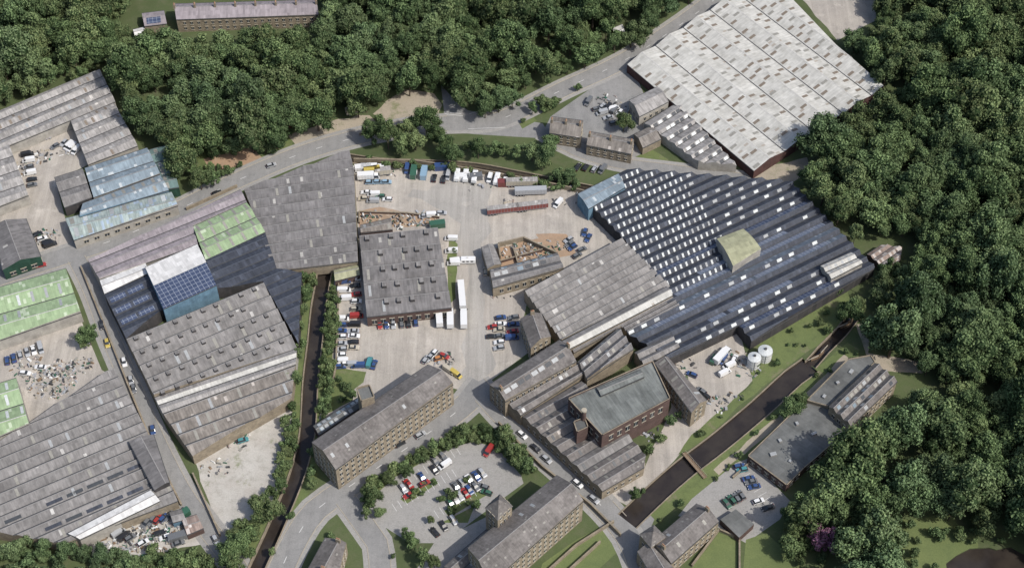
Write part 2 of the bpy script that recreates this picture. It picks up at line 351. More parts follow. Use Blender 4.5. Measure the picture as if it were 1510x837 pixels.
B("navy_roof_warehouse",[(154,434),(220,404),(241,455),(186,499)],5.8,None,4,roof='roof_navy',rise=.8,caps='ridge_navy',sky=dict(sp=7,w=6,f=(.2,.85),m='solar',slopes=(0,),off=1,p=.8))
B("navy_roof_warehouse",[(304,384),(391,343),(408,396),(445,402),(440,506),(388,416),(318,426)],5.8,(304,384,391,348),9,roof='roof_navy',rise=.7,caps='ridge_navy')
B("weaving_shed",[(186,500),(388,417),(438,513),(228,585)],5.5,None,5,prof='sawb',roof='roof_asbestos',rise=1.6,wall='wall_stone',sky=sk(3.6,w=1.1,f=(.1,.8),p=.2),vents=dict(sp=5,w=1.5,l=1.6,h=.3))
B("weaving_shed",[(228,586),(438,514),(436,537),(240,609)],5.7,None,2,roof='roof_asbestos_light',rise=.6,wall='wall_render',overs={(1,0):'roof_pale'})
B("weaving_shed",[(240,610),(436,538),(430,588),(284,672)],5,None,4,prof='sawb',roof='roof_brown',rise=1,wall='wall_stone',sky=sk(3.5,w=1,f=(.05,.95),p=.3,m=['rooflight_old','rooflight_grey']))
B("weaving_shed",[(360,280),(515,222),(522,250),(528,385),(403,400),(385,345)],5,(400,330,525,312),12,prof='sawb',roof='roof_asbestos_dark',rise=1.1,wall='wall_stone',sky=sk(5,w=1,f=(.1,.9),p=.12,sl=(0,)))
B("dormered_mill_shed",[(530,348),(645,336),(666,453),(541,467)],5.5,None,5,prof='sawb',roof='roof_asbestos_dark',rise=2,wall='wall_brick',sky=sk(4.5,w=1,p=.25,sl=(0,)),vents=dict(sp=4.6,w=1.7,l=2.2,h=.25,o=1.4,m='roof_asbestos'),win=dict(st=1,z0=1,sp=3.2,w=1.6,h=2.2))
B("brick_outbuilding",[(531,332),(576,322),(579,338),(532,344)],4,None,1,roof='roof_brown',rise=1,wall='wall_brick',sky=sk(3,w=1))
B("brick_outbuilding",[(492,398),(528,390),(531,405),(494,414)],3,None,1,roof='roof_olive',rise=1,wall='wall_brick')
B("derelict_workshop",[(722,398),(822,373),(831,395),(727,424)],5.5,None,2,roof='roof_asbestos_dark',rise=1.1,wall='wall_stone',sky=[sk(3,w=2.2,f=(.2,.8),m=['rooflight_grey','roof_bluegrey','rooflight_dark'],p=.7,bays=(1,))],win=dict(st=1,z0=1.5,sp=3,w=1.4,h=2))
B("derelict_workshop",[(710,364),(727,360),(739,389),(719,396)],4.5,(710,364,719,396),1,roof='roof_asbestos',rise=.8,wall='wall_stone')
B("north_light_shed",[(773,430),(916,352),(988,422),(828,503)],5.5,None,9,roof='roof_asbestos',prof='sawb',rise=1.1,wall='wall_stone',sky=sk(4.5,w=.9,f=(.1,.9),p=.12,sl=(0,)))
B("north_light_shed",[(829,503),(984,422),(992,435),(840,514)],7.5,None,1,roof='roof_pale',rise=.9,wall='wall_stone',overs={(0,1):'roof_asbestos'})
B("north_light_shed",[(842,516),(990,438),(1003,452),(925,490),(916,482),(846,520)],5.5,None,3,roof='roof_asbestos_dark',rise=1,wall='wall_stone')
NVP=[(852,286),(925,250),(1165,268),(1290,395),(1108,503),(1088,480),(985,530),(924,492),(992,440),(912,345)]
NZ=4.8
pA=S(1000,255,NZ); pB=S(1120,420,NZ)
def side(x,y): return (pB[0]-pA[0])*(y-pA[1])-(pB[1]-pA[1])*(x-pA[0])
reg_left=lambda x,y: side(x,y)<0 if side(*S(900,330,NZ))<0 else side(x,y)>0
reg_right=lambda x,y: not reg_left(x,y)
pC=S(965,480,NZ)[0]; pD=S(1225,400,NZ)[0]
reg_sol=lambda x,y: pC<x<pD
B("navy_sawtooth_factory",NVP,NZ,(925,490,1225,345),23,prof='saw',roof='roof_navy',rise=1.4,wall='wall_dark',caps='ridge_navy',overs={(6,1):'roof_navy_light',(5,1):'roof_navy_light'},
  sky=[dict(sp=2.5,w=.8,f=(.0,1.0),m=['rooflight_pale','rooflight_pale','rooflight_grey'],slopes=(0,),off=.5,p=.95,stag=1.2,reg=reg_left,bays=tuple(range(8,23))),
       dict(sp=6.2,w=2.0,f=(.25,.85),m=['rooflight_pale','rooflight_grey'],slopes=(0,),off=.5,p=.6,stag=2,reg=reg_right,bays=tuple(range(9,23))),
       dict(sp=5.5,w=2.2,f=(.2,.85),m=['rooflight_pale','rooflight_grey'],slopes=(0,),off=.5,p=.7,stag=2,bays=(0,1,2,3,6)),
       dict(sp=1.75,w=1.72,f=(.05,.95),m='solar_grey',slopes=(1,),off=.5,p=.99,reg=reg_sol,bays=(5,7)),
       dict(sp=1.75,w=1.72,f=(.05,.95),m='solar_grey',slopes=(1,),off=.5,p=.97,reg=lambda x,y:pC+18<x<pD-15,bays=(3,8)),
       dict(sp=1.75,w=1.7,f=(.08,.92),m='solar',slopes=(1,),off=.5,p=.98,reg=reg_sol,bays=(1,10))])
B("factory_annexe",[(852,286),(912,256),(922,276),(868,308)],6.6,None,1,roof='roof_bluegrey',rise=.7,wall='wall_blue')
B("roof_plant_room",[(1057,352),(1096,337),(1122,368),(1081,392)],9.5,(1057,352,1096,337),1,prof='arch',roof='roof_olive',rise=1.2,wall='wall_render')
B("roof_plant_room",[(1210,392),(1255,372),(1272,388),(1226,411)],7.6,None,2,roof='roof_pale',rise=.8,wall='wall_render',sky=sk(3,w=1,m='rooflight_grey'))
B("rusty_shelter",[(1279,375),(1300,361),(1330,365),(1327,384),(1302,395)],3,None,3,roof='roof_rust',rise=.8,wall='wall_brick')
B("pale_distribution_shed",[(925,95),(1078,-5),(1165,-5),(1232,70),(1302,130),(1112,252)],4.5,(925,95,1112,252),5,roof='roof_pale',rise=1.7,wall='wall_maroon',caps='ridge_pale',
  sky=[sk(6.2,w=1.3,f=(.1,.45),p=.85,m=['rooflight_brown','rooflight_brown','rooflight_old'],sl=(0,1),rand=1),sk(6.2,w=1.3,f=(.55,.9),p=.7,m=['rooflight_brown','rooflight_old'],sl=(0,1),rand=1)])
B("office_annexe",[(928,148),(970,128),(986,150),(943,172)],5,None,1,roof='roof_asbestos_light',rise=1.6,wall='wall_render',win=dict(st=1,sp=3))
B("office_annexe",[(950,182),(998,152),(1086,244),(1030,240)],4,(950,182,998,152),9,prof='saw',roof='roof_asbestos_light',rise=1.1,wall='wall_render',sky=sk(2.5,w=2,f=(.1,.8),m=['rooflight_dark','rooflight_pale'],sl=(0,),p=.9))
B("stone_house",[(813,172),(860,178),(856,203),(810,196)],6,None,1,roof='roof_brown',rise=2.2,wall='wall_stone',win=dict(st=2,sh=2.8,sp=2.8,w=1,h=1.3),chim=3)
B("stone_house",[(869,194),(935,206),(931,227),(865,214)],5.5,None,1,roof='roof_brown',rise=2,wall='wall_stone',win=dict(st=2,sh=2.6,sp=2.8,w=1,h=1.2),chim=3)
B("stone_house",[(935,198),(960,186),(975,205),(948,218)],4,None,1,roof='roof_brown',rise=1.5,wall='wall_stone')
# terrace
B("terraced_houses",[(257,6),(466,0),(470,22),(260,29)],7,None,1,roof='roof_purple',rise=2.6,wall='wall_stone',win=dict(st=2,sh=2.9,sp=3,w=1.1,h=1.4),chim=8)
for k in range(9):
    u=268+k*23; v=36-k*.9
    B("terrace_outshot",[(u,v-8),(u+9,v-8.4),(u+9.6,v+1),(u+.6,v+1.4)],3.2,(u,v-8,u+.6,v+1.4),1,roof='roof_slate',rise=.8,wall='wall_stone')
B("garden_shed",[(196,44),(212,40),(216,50),(199,54)],2.5,None,1,roof='roof_white',rise=.6,wall='timber')
B("bungalow",[(209,20),(242,16),(246,35),(213,39)],4,None,1,roof='roof_purple',rise=1.2,wall='wall_stone',sky=dict(sp=8,w=6,f=(.2,.9),m='solar',slopes=(0,)))
B("garden_shed",[(903,42),(918,36),(922,52),(908,58)],3,None,1,roof='roof_white',rise=.8,wall='timber')
# mills
MW=dict(st=4,z0=1.2,sh=2.8,sp=2.5,w=1.1,h=1.6)
B("stone_mill",[(460,652),(632,537),(668,566),(495,692)],12,None,1,roof='roof_slate',rise=3.2,wall='wall_stone',win=MW,sky=sk(6,w=1,f=(.5,.7),p=.4,sl=(0,),m='rooflight_grey'),chim=0)
B("mill_stair_tower",[(526,573),(545,568),(552,586),(533,592)],15.5,None,1,prof='flat',roof='roof_felt',wall='wall_stone',parapet=.7)
B("glazed_lean_to",[(462,628),(528,586),(537,596),(470,641)],3.2,None,1,roof='roof_felt',rise=.7,wall='wall_brick',sky=sk(2,w=1.4,m=['rooflight_grey','roof_bluegrey'],p=.8))
B("stone_mill",[(722,567),(826,501),(850,532),(745,592)],9,None,1,roof='roof_slate',rise=2.6,wall='wall_stone',win=dict(st=3,z0=1.1,sh=2.8,sp=2.5,w=1.1,h=1.5),sky=sk(3,w=2.4,f=(.6,.85),m=['rooflight_dark','rooflight_grey'],sl=(0,),p=.7),chim=2)
B("stone_mill",[(852,534),(912,484),(934,514),(866,560)],7,None,3,roof='roof_asbestos_dark',rise=1.4,wall='wall_stone',sky=sk(2.6,w=1.2,p=.3))
B("mill_range",[(746,594),(850,534),(862,552),(768,612)],6,None,2,roof='roof_slate',rise=1.1,wall='wall_stone',sky=sk(2.4,w=1.2,p=.35,m=['rooflight_grey','rooflight_dark']))
B("mill_range",[(770,614),(858,562),(952,672),(950,688),(888,724)],5,(770,614,838,575),8,roof='roof_slate',rise=1.2,wall='wall_stone',win=dict(st=1,z0=1.3,sp=3,w=1.1,h=1.6),sky=sk(2.8,w=1,p=.3,m=['rooflight_old','rooflight_dark','rooflight_dark']),overs={(2,0):'roof_asbestos',(2,1):'roof_asbestos',(5,0):'roof_brown',(5,1):'roof_brown'})
B("brick_boiler_house",[(838,588),(962,533),(988,588),(888,642)],12.5,None,1,prof='flat',roof='roof_boxgrey',wall='wall_brick',parapet=.6,win=dict(st=1,z0=7.5,sp=3.4,w=1.6,h=2.6))
B("boiler_house_plant",[(880,572),(945,545),(950,555),(886,583)],13.4,None,1,prof='gable',rise=.5,roof='roof_boxgrey',wall='wall_dark',base=12.4)
B("brick_lift_tower",[(846,622),(862,616),(867,630),(851,637)],12,None,1,prof='flat',roof='roof_felt',wall='wall_brick',parapet=.5)
B("stone_mill",[(965,534),(984,529),(1042,590),(1020,608)],8.5,(965,534,1020,608),1,roof='roof_slate',rise=2,wall='wall_stone',win=dict(st=3,z0=1,sh=2.6,sp=2.4,w=1,h=1.5),sky=sk(4,w=1,p=.5))
B("mill_range",[(936,520),(990,494),(1002,512),(950,540)],5.5,None,2,roof='roof_asbestos',rise=1.2,wall='wall_stone')
B("stone_mill",[(768,469),(798,462),(812,496),(783,513)],8.5,(768,469,783,513),1,roof='roof_slate',rise=2.2,wall='wall_stone',win=dict(st=3,z0=1,sh=2.6,sp=2.4,w=1,h=1.5),chim=1)
B("stone_mill",[(690,808),(822,700),(860,738),(722,860)],12,None,1,roof='roof_slate',rise=3.4,wall='wall_stone',win=MW,sky=sk(5,w=1,f=(.4,.65),p=.5,sl=(1,),m='rooflight_grey'))
pyramid("mill_tower",[(716,748),(737,729),(755,746),(734,766)],17.5,4.5)
B("mill_range",[(655,835),(720,778),(736,800),(690,860)],5,None,2,roof='roof_slate',rise=1.3,wall='wall_stone',sky=sk(4,p=.5))
B("stone_mill",[(960,800),(1028,742),(1060,768),(990,830)],8,None,1,roof='roof_slate',rise=2.6,wall='wall_stone',win=dict(st=2,z0=1.2,sh=3.2,sp=2.6,w=1.1,h=1.7),sky=sk(4,w=1,p=.5,f=(.4,.7)),chim=2)
pyramid("mill_tower",[(944,787),(964,774),(981,791),(960,806)],10,2.8)
B("stone_mill",[(940,812),(962,800),(1000,845),(975,870)],7,(940,812,975,870),1,roof='roof_slate',rise=2.2,wall='wall_stone',win=dict(st=2,z0=1,sh=2.9,sp=2.5,w=1,h=1.5))
B("flat_roof_works",[(1103,672),(1188,590),(1222,600),(1252,632),(1185,690),(1160,715)],4,(1103,672,1188,590),1,prof='flat',roof='roof_felt',wall='wall_brick',parapet=.35,win=dict(st=1,z0=1,sp=3,w=1.6,h=1.6))
B("flat_roof_works",[(1190,590),(1250,530),(1284,524),(1290,534),(1222,599)],5.5,(1190,590,1250,530),1,prof='flat',roof='roof_felt',wall='wall_stone',parapet=.35)
B("works_building",[(1223,600),(1291,535),(1323,562),(1254,628)],8,None,3,roof='roof_slate',rise=1.3,wall='wall_stone',sky=sk(2.4,w=1.6,f=(.2,.8),m=['rooflight_grey','rooflight_old','rooflight_dark','roof_bluegrey'],p=.5),win=dict(st=2,z0=1.2,sh=3.2,sp=2.6,w=1.2,h=1.7))
B("stone_house",[(455,838),(480,792),(511,802),(497,855)],6,(455,838,480,792),1,roof='roof_slate',rise=2,wall='wall_stone',win=dict(st=2,sh=2.8,sp=2.8,w=1,h=1.3),chim=2)
B("garage_hut",[(1062,765),(1085,750),(1112,772),(1090,792)],3,None,1,prof='flat',roof='roof_felt',wall='wall_brick')
B("site_office",[(268,765),(290,758),(300,778),(276,788)],3,None,1,roof='roof_rust',rise=.5,wall='wall_brick')
B("site_office",[(250,755),(268,750),(274,765),(255,770)],3,None,1,roof='roof_asbestos',rise=.5,wall='wall_blue')
# small roof plant, flues and skylight boxes on the flat roofs
mb=MB()
for (u,v,z) in [(1150,650,4),(1175,625,4),(1200,640,4),(1165,680,4),(1140,670,4),(1215,585,5.5),(1235,565,5.5),(1255,548,5.5)]:
    c=S(u,v,z); mb.box(c,random.uniform(1,2.4),random.uniform(.8,1.6),z+.003,z+random.uniform(.4,.9),'ridge_cap',random.random(),.92,'rooflight_grey')
mb.obj("roof_plant")
for (u,v,r) in ((1112,530,2.4),(1128,520,2.6)):
    mb=MB(); c=S(u,v,3); mb.cyl(c,r,0,4.5,'frame_white',24); mb.cyl(c,r,4.5,5.2,'rooflight_pale',24,.5); mb.cyl(c,.5,5.2,5.6,'gutter',10)
    for zz in (1.2,2.5,3.8): mb.cyl(c,r+.06,zz,zz+.15,'rooflight_grey',24)
    for i in range(4):
        a_=i*math.pi/2; mb.box((c[0]+math.cos(a_)*r*1.02,c[1]+math.sin(a_)*r*1.02),.12,.12,0,4.6,'gutter')
    mb.obj("storage_silo")
mb=MB(); c=S(860,628,8); mb.cyl(c,1.0,0,17,'wall_brick',14,.75); mb.cyl(c,.95,17,17.5,'stone_trim',14); mb.obj("factory_chimney")
# ---------------------------------------------------------------- ground zones
def ribbon(pts,w,z=0):
    W=[Vector(S(u,v,z)) for u,v in pts]; W2=[]
    for i in range(len(W)-1):
        p0=W[max(0,i-1)];p1=W[i];p2=W[i+1];p3=W[min(len(W)-1,i+2)]
        k=max(1,int((p2-p1).length/5))
        for j in range(k):
            t=j/k; W2.append(.5*((2*p1)+(p2-p0)*t+(2*p0-5*p1+4*p2-p3)*t*t+(3*p1-p0-3*p2+p3)*t**3))
    W2.append(W[-1]); L=[];R=[]
    for i,p in enumerate(W2):
        d=(W2[min(i+1,len(W2)-1)]-W2[max(i-1,0)]).normalized(); n=Vector((-d.y,d.x))
        ww=w if not callable(w) else w(i/len(W2))
        L.append(tuple(p+n*ww/2)); R.append(tuple(p-n*ww/2))
    return L,R,W2
def rough(P,amp=.8,step=4):
    out=[]
    for i in range(len(P)):
        a=P[i];b_=P[(i+1)%len(P)]; L=math.dist(a,b_); k=max(1,int(L/step))
        for j in range(k):
            t=j/k; x=a[0]+(b_[0]-a[0])*t; y=a[1]+(b_[1]-a[1])*t
            if j: 
                q=noise.noise(Vector((x*.13,y*.13,0)))*amp*2; r=noise.noise(Vector((x*.13,y*.13,9)))*amp*2; x+=q;y+=r
            out.append((x,y))
    return out
Z=[]
def zone(name,pts,r=0): 
    P=[S(u,v) for u,v in pts]; P=rough(P,r) if r else P
    Z.append((name,P))
ROADS={
 'A':([(-200,470),(-60,428),(0,408),(100,376),(190,345),(270,306),(350,266),(440,228),(520,204),(600,188),(660,182),(720,180),(760,167),(830,132),(900,100),(950,72),(1010,32),(1060,-5),(1140,-60)],8.5),
 'B':([(108,372),(135,425),(160,490),(190,560),(225,640),(265,720),(300,770),(345,830),(370,870)],6.5),
 'C':([(395,890),(415,837),(438,790),(465,752),(510,720),(570,680),(640,632),(690,592),(712,565)],8.5),
 'D':([(700,565),(735,605),(780,650),(840,702),(890,748),(925,790),(945,837),(955,880)],8),
 'E':([(500,722),(535,770),(556,800),(562,860)],7),
 'F':([(800,195),(850,222),(910,240),(1000,252),(1110,266)],6),
}
zone("grass",[(285,215),(420,195),(440,180),(430,215),(400,245),(300,285)],1)
zone("dirt_plot",[(300,235),(350,215),(375,215),(390,235),(330,255),(310,250)],1.5)
zone("grass",[(440,395),(497,395),(492,540),(476,612),(470,700),(440,760),(395,850),(300,870),(330,790),(400,740),(420,610),(440,500)],.8)
zone("gravel_plot",[(288,680),(432,596),(424,660),(405,735),(345,785),(325,785)],.6)
zone("yard",[(522,236),(610,238),(700,252),(800,270),(870,288),(912,355),(780,432),(772,470),(785,515),(722,562),(700,580),(660,570),(600,590),(470,618),(490,540),(493,405),(530,385)])
zone("worn_track",[(600,290),(650,268),(715,270),(722,330),(708,360),(712,430),(722,500),(728,545),(705,572),(675,562),(690,480),(690,400),(680,330),(640,305)],2.5)
zone("dirt_plot",[(528,312),(560,305),(640,318),(650,335),(600,335),(530,335)],1)
zone("dirt_plot",[(722,368),(800,350),(824,378),(735,400)],.5)
zone("dirt_plot",[(790,345),(835,345),(850,375),(820,380)],1)
zone("grass",[(660,345),(675,360),(672,440),(660,450)],.5)
zone("grass",[(490,545),(540,548),(520,590),(475,612)],1)
zone("yard",[(-100,240),(20,214),(104,183),(130,243),(82,266),(97,325),(110,362),(60,392),(-100,420)])
zone("yard",[(-100,530),(118,468),(150,545),(168,556),(60,640),(-100,690)])
zone("gravel_plot",[(95,805),(240,742),(270,745),(305,800),(250,812),(140,822)],.5)
zone("asphalt_forecourt",[(800,196),(812,172),(872,130),(932,98),(950,140),(960,215),(935,235),(850,226)])
zone("asphalt_forecourt",[(650,125),(668,145),(690,163),(745,172),(800,182),(815,205),(700,198),(640,192),(655,165)])
zone("grass",[(760,172),(780,165),(792,178),(770,190)],.3)
zone("grass",[(935,232),(960,220),(985,235),(990,246),(950,243)],.3)
zone("dirt_track",[(1080,262),(1115,250),(1190,232),(1195,250),(1170,268),(1110,274)],.6)
zone("dirt_track",[(550,168),(595,132),(640,138),(652,155),(645,176),(570,180)],1)
zone("dirt_track",[(425,200),(500,175),(545,170),(555,180),(440,222)],1)
zone("yard",[(1165,-20),(1290,-20),(1292,30),(1235,60)],.5)
zone("yard",[(985,532),(1090,486),(1110,560),(1045,625),(960,715),(925,745),(890,730),(950,690),(990,600)],.4)
zone("grass",[(1105,500),(1250,430),(1262,470),(1195,515),(1100,590),(1030,655),(1000,670),(1020,640),(1110,565)],.5)
zone("dirt_track",[(1262,478),(1285,475),(1280,520),(1370,535),(1360,550),(1285,545)],.5)
zone("grass",[(1180,560),(1250,505),(1268,515),(1195,600),(1050,725),(960,770),(950,745)],.3)
zone("towpath",[(1196,572),(1245,522),(1252,528),(1200,584),(1060,700),(1052,692)],.3)
zone("car_park",[(1020,735),(1085,682),(1105,675),(1165,738),(1150,765),(1100,800),(1055,775),(1000,760)])
zone("car_park",[(538,755),(548,730),(580,703),(655,662),(700,648),(735,660),(765,690),(772,712),(700,765),(655,800),(605,800),(565,775)])
zone("car_park",[(640,800),(720,760),(725,790),(690,850),(600,860)])
zone("grass",[(650,770),(700,745),(690,770)],.2)
zone("grass",[(590,735),(640,703),(646,712),(600,742)],.2); zone("grass",[(655,752),(718,716),(724,726),(662,762)],.2)
zone("lawn",[(1010,850),(1060,785),(1090,795),(1085,850)])
zone("lawn",[(1095,850),(1100,795),(1130,785),(1200,850)])
zone("lawn",[(800,830),(850,795),(890,775),(925,800),(870,850),(790,860)])
zone("lawn",[(1325,765),(1400,758),(1440,790),(1420,850),(1320,850)],1)
zone("asphalt_forecourt",[(905,760),(945,745),(965,765),(950,800),(935,810)])
zone("grass",[(565,655+40),(650,655),(668,640),(735,640),(765,665),(790,692),(768,700),(735,662),(700,650),(655,664),(582,703),(550,732),(540,752),(528,745),(535,722)],.3)
roadpolys={}
for k,(pts,wd) in ROADS.items():
    L,R,_=ribbon(pts,wd+3.6); Z.append(("pavement",L+R[::-1]))
for k,(pts,wd) in ROADS.items():
    L,R,C=ribbon(pts,wd); roadpolys[k]=(L+R[::-1],L,R,C); Z.append(("road",L+R[::-1]))
WATER={
 'river':([(480,396),(470,450),(465,500),(458,560),(453,640),(438,700),(416,755),(396,800),(373,850),(360,880)],5.4,-1.8),
 'river2':([(505,232),(560,240),(640,243),(700,247),(760,258),(820,270),(875,281)],4.5,-2.0),
 'canal':([(925,768),(970,725),(1010,690),(1060,652),(1120,602),(1170,556),(1195,538)],7.8,-.8),
 'canal2':([(1195,538),(1215,515),(1240,490),(1262,462)],4.5,-1.6),
}
RIVC=[]
for k,(pts,wd,dz) in WATER.items():
    L,R,C=ribbon(pts,wd); Z.append(("HOLE",L+R[::-1])); RIVC+= [(c_.x,c_.y,wd/2) for c_ in C]
pond=rough([S(u,v) for u,v in [(1395,830),(1430,808),(1490,805),(1540,830),(1520,880),(1400,880)]],1.5); Z.append(("HOLE",pond))
verts=[];faces=[]
def addface(P):
    i=len(verts); verts.extend(Vector(p[:2]) for p in P); faces.append(list(range(i,i+len(P))))
addface([(-2600,-1200),(2600,-1200),(2600,3500),(-2600,3500)])
for _,P in Z: addface(P if area(P)>0 else P[::-1])
ov,oe,of,_,_,ofo=delaunay_2d_cdt(verts,[],faces,1,1e-4,True)
ZM={"grass":"gm_grass","dirt_plot":"gm_dirt","gravel_plot":"gm_gravel","yard":"gm_yard","worn_track":"gm_worn","asphalt_forecourt":"gm_asphalt","dirt_track":"gm_tan","towpath":"gm_tan","car_park":"gm_pave","lawn":"gm_lawn","pavement":"gm_pave","road":"gm_asphalt","ground":"gm_scrub"}
groups={}
for f,src in zip(of,ofo):
    if not src: continue
    t=max(src); nm="ground" if t==0 else Z[t-1][0]
    if nm=="HOLE": continue
    groups.setdefault(nm,MB()).add([(ov[i].x,ov[i].y,0) for i in f],ZM[nm])
for nm,mb in groups.items(): mb.obj(nm)
for k,(pts,wd,dz) in WATER.items():
    L,R,C=ribbon(pts,wd); mb=MB()
    for i in range(len(L)-1):
        mb.add([(*L[i],dz),(*L[i+1],dz),(*R[i+1],dz),(*R[i],dz)],'water')
    mb.obj("canal_water" if 'canal' in k else "river_water")
    mb=MB()
    for side_,sg in ((L,1),(R,-1)):
        ac=0
        for i in range(len(side_)-1):
            a,b_=side_[i],side_[i+1]; l=math.dist(a,b_)
            mb.add([(*a,dz-.5),(*b_,dz-.5),(*b_,.0),(*a,.0)],'wall_stone',[(ac,0),(ac+l,0),(ac+l,3),(ac,3)])
            ac+=l; an=math.atan2(b_[1]-a[1],b_[0]-a[0])
            mb.box(((a[0]+b_[0])/2,(a[1]+b_[1])/2),l+.02,.4,.002,.16 if 'canal' in k else .4,'wall_stone',an)
    mb.obj("canal_wall" if 'canal' in k else "river_wall")
mb=MB(); mb.add([(*p,-.5) for p in pond],'water'); mb.obj("pond_water")
mb=MB()
for i in range(len(pond)):
    a=pond[i];b_=pond[(i+1)%len(pond)]; mb.add([(*a,-.8),(*b_,-.8),(*b_,0),(*a,0)],'gm_scrub')
mb.obj("pond_bank")
# kerbs & markings
KB=MB(); ML=MB()
M["paint"]=plain("paint",(.62,.62,.6)); yp=[P for n_,P in Z if n_ in("yard","asphalt_forecourt")]
for k,(P,L,R,C) in roadpolys.items():
    others=[q[0] for kk,q in roadpolys.items() if kk!=k]+yp
    for side_ in (L,R):
        for i in range(len(side_)-1):
            a,b_=side_[i],side_[i+1]; m=((a[0]+b_[0])/2,(a[1]+b_[1])/2)
            if any(inpoly(m[0],m[1],o) for o in others): continue
            KB.box(m,math.dist(a,b_),.22,.0,.12,'stone_trim',math.atan2(b_[1]-a[1],b_[0]-a[0]))
    if k in 'ACD':
        for i in range(0,len(C)-1,2):
            a,b_=C[i],C[i+1]; m=(a+b_)/2
            if any(inpoly(m.x,m.y,o) for o in others): continue
            d=(b_-a).normalized(); n=Vector((-d.y,d.x))*.09; a2=m-d*1.3;b2=m+d*1.3
            ML.add([(*(a2+n),.006),(*(a2-n),.006),(*(b2-n),.006),(*(b2+n),.006)],'paint')
KB.obj("kerb")
def line(u0,v0,u1,v1,w=.12):
    a=Vector(S(u0,v0));b_=Vector(S(u1,v1)); d=(b_-a).normalized(); n=Vector((-d.y,d.x))*w/2
    ML.add([(*(a+n),.006),(*(a-n),.006),(*(b_-n),.006),(*(b_+n),.006)],'paint')
for i in range(12): line(578+i*8,742-i*4.6,585+i*8,753-i*4.6)
for i in range(10): line(640+i*8,752-i*4.6,647+i*8,763-i*4.6)
for i in range(10): line(600+i*8,700-i*4.6,607+i*8,711-i*4.6)
line(655,165,680,168,.2); line(656,168,683,171,.2); line(690,190,745,188,.15); line(692,168,720,160,.2)
for i in range(8): line(1100+i*6,690+i*7,1088+i*6,697+i*7)
ML.obj("road_marking")
def wall(name,pts,h=1.6,t=.45,mat='wall_stone',z=0):
    mb=MB(); W=[S(u,v) for u,v in pts]
    for a,b_ in zip(W[:-1],W[1:]):
        l=math.dist(a,b_); an=math.atan2(b_[1]-a[1],b_[0]-a[0]); c=((a[0]+b_[0])/2,(a[1]+b_[1])/2)
        mb.box(c,l,t,0,h,mat,an); mb.box(c,l,t+.12,h,h+.12,'wall_stone',an)
    mb.obj(name)
wall("stone_wall",[(522,239),(610,241),(700,254),(800,272),(862,286)],2)
wall("ruined_wall",[(738,382),(735,364),(772,355),(822,378)],2.2,.5)
wall("ruined_wall",[(764,392),(757,368)],1.5,.4); wall("ruined_wall",[(735,388),(800,370)],1.2,.4,'wall_brick')
wall("ruined_wall",[(530,330),(530,314),(600,316),(648,322)],1.0,.4,'wall_brick'); wall("ruined_wall",[(590,318),(593,330)],.9,.4,'wall_brick')
wall("stone_wall",[(500,415),(496,540),(484,600)],1.3); wall("stone_wall",[(120,395),(150,470),(190,570),(235,680),(268,745)],1.2)
wall("stone_wall",[(285,700),(325,790)],1.5); wall("stone_wall",[(735,625),(800,690),(870,745),(915,790)],1.6)
wall("stone_wall",[(275,310),(350,276)],1.4); wall("stone_wall",[(1202,600),(1080,705)],1.0)
wall("stone_wall",[(800,850),(850,805),(905,770)],1.4); wall("stone_wall",[(830,850),(885,800)],1.4)
wall("stone_wall",[(530,200),(640,176)],1.2); wall("stone_wall",[(1090,850),(1090,795),(1060,782),(1020,835)],1.2)
# footbridge
mb=MB(); a=Vector(S(1008,668)); b_=Vector(S(1040,705)); l=(b_-a).length; an=math.atan2(b_.y-a.y,b_.x-a.x); c=(a+b_)/2
mb.box(c,l,1.4,.35,.5,'timber',an)
nn=Vector((-math.sin(an),math.cos(an)))
for s in(-.65,.65):
    mb.box(c+nn*s,l,.07,1.35,1.42,'stone_trim',an)
    for i in range(9): mb.box(a+(b_-a)*(i/8*.96+.02)+nn*s,.07,.07,.5,1.35,'stone_trim',an)
mb.obj("footbridge")
for (u,v) in ((1207,523),(1250,475)):
    mb=MB(); c=S(u,v); 
    for s in (-1,1):
        mb.box((c[0]+s*1.2,c[1]+s*.9),3.4,.3,-1.5,.5,'timber',math.radians(38+s*12)); mb.box((c[0]+s*2.2,c[1]+s*2),4.5,.25,.7,.95,'stone_trim',math.radians(38+s*12))
    mb.obj("lock_gate")
# ---------------------------------------------------------------- trees
def foliage(name,c1,c2,c3,c4):
    b=NB(name); oi=b.n("ShaderNodeObjectInfo"); at=b.n("ShaderNodeAttribute",attribute_name="toplit_tint")
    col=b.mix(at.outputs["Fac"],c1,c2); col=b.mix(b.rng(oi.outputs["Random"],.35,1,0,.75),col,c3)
    big=b.noise(oi.outputs["Location"],.02,3,.6)
    col=b.mix(b.rng(big,.48,.7,0,.65),col,c4)
    col=b.scale(col,b.rng(b.math('FRACT',b.math('MULTIPLY',oi.outputs["Random"],7.3)),0,1,.7,1.35))
    col=b.scale(col,b.rng(at.outputs["Fac"],0,1,.68,1.3))  # painted highlights: brightens the upper leaves, dims the lower ones
    b.done(col,.7,.12); tr=b.n("ShaderNodeBsdfTranslucent"); b.l(col,tr.inputs[0]); mx=b.n("ShaderNodeMixShader"); mx.inputs[0].default_value=.22
    b.l(b.b.outputs[0],mx.inputs[1]); b.l(tr.outputs[0],mx.inputs[2]); b.l(mx.outputs[0],b.t.nodes["Material Output"].inputs[0])
    M[name]=b.m
foliage("leaf",(.07,.11,.048),(.145,.2,.085),(.175,.21,.095),(.1,.155,.085)); foliage("leaf_pink",(.3,.12,.22),(.46,.24,.37),(.3,.16,.22),(.34,.16,.27))
plain("leaf_core",(.03,.05,.022),1,.0); plain("bark",(.09,.07,.05),.9)
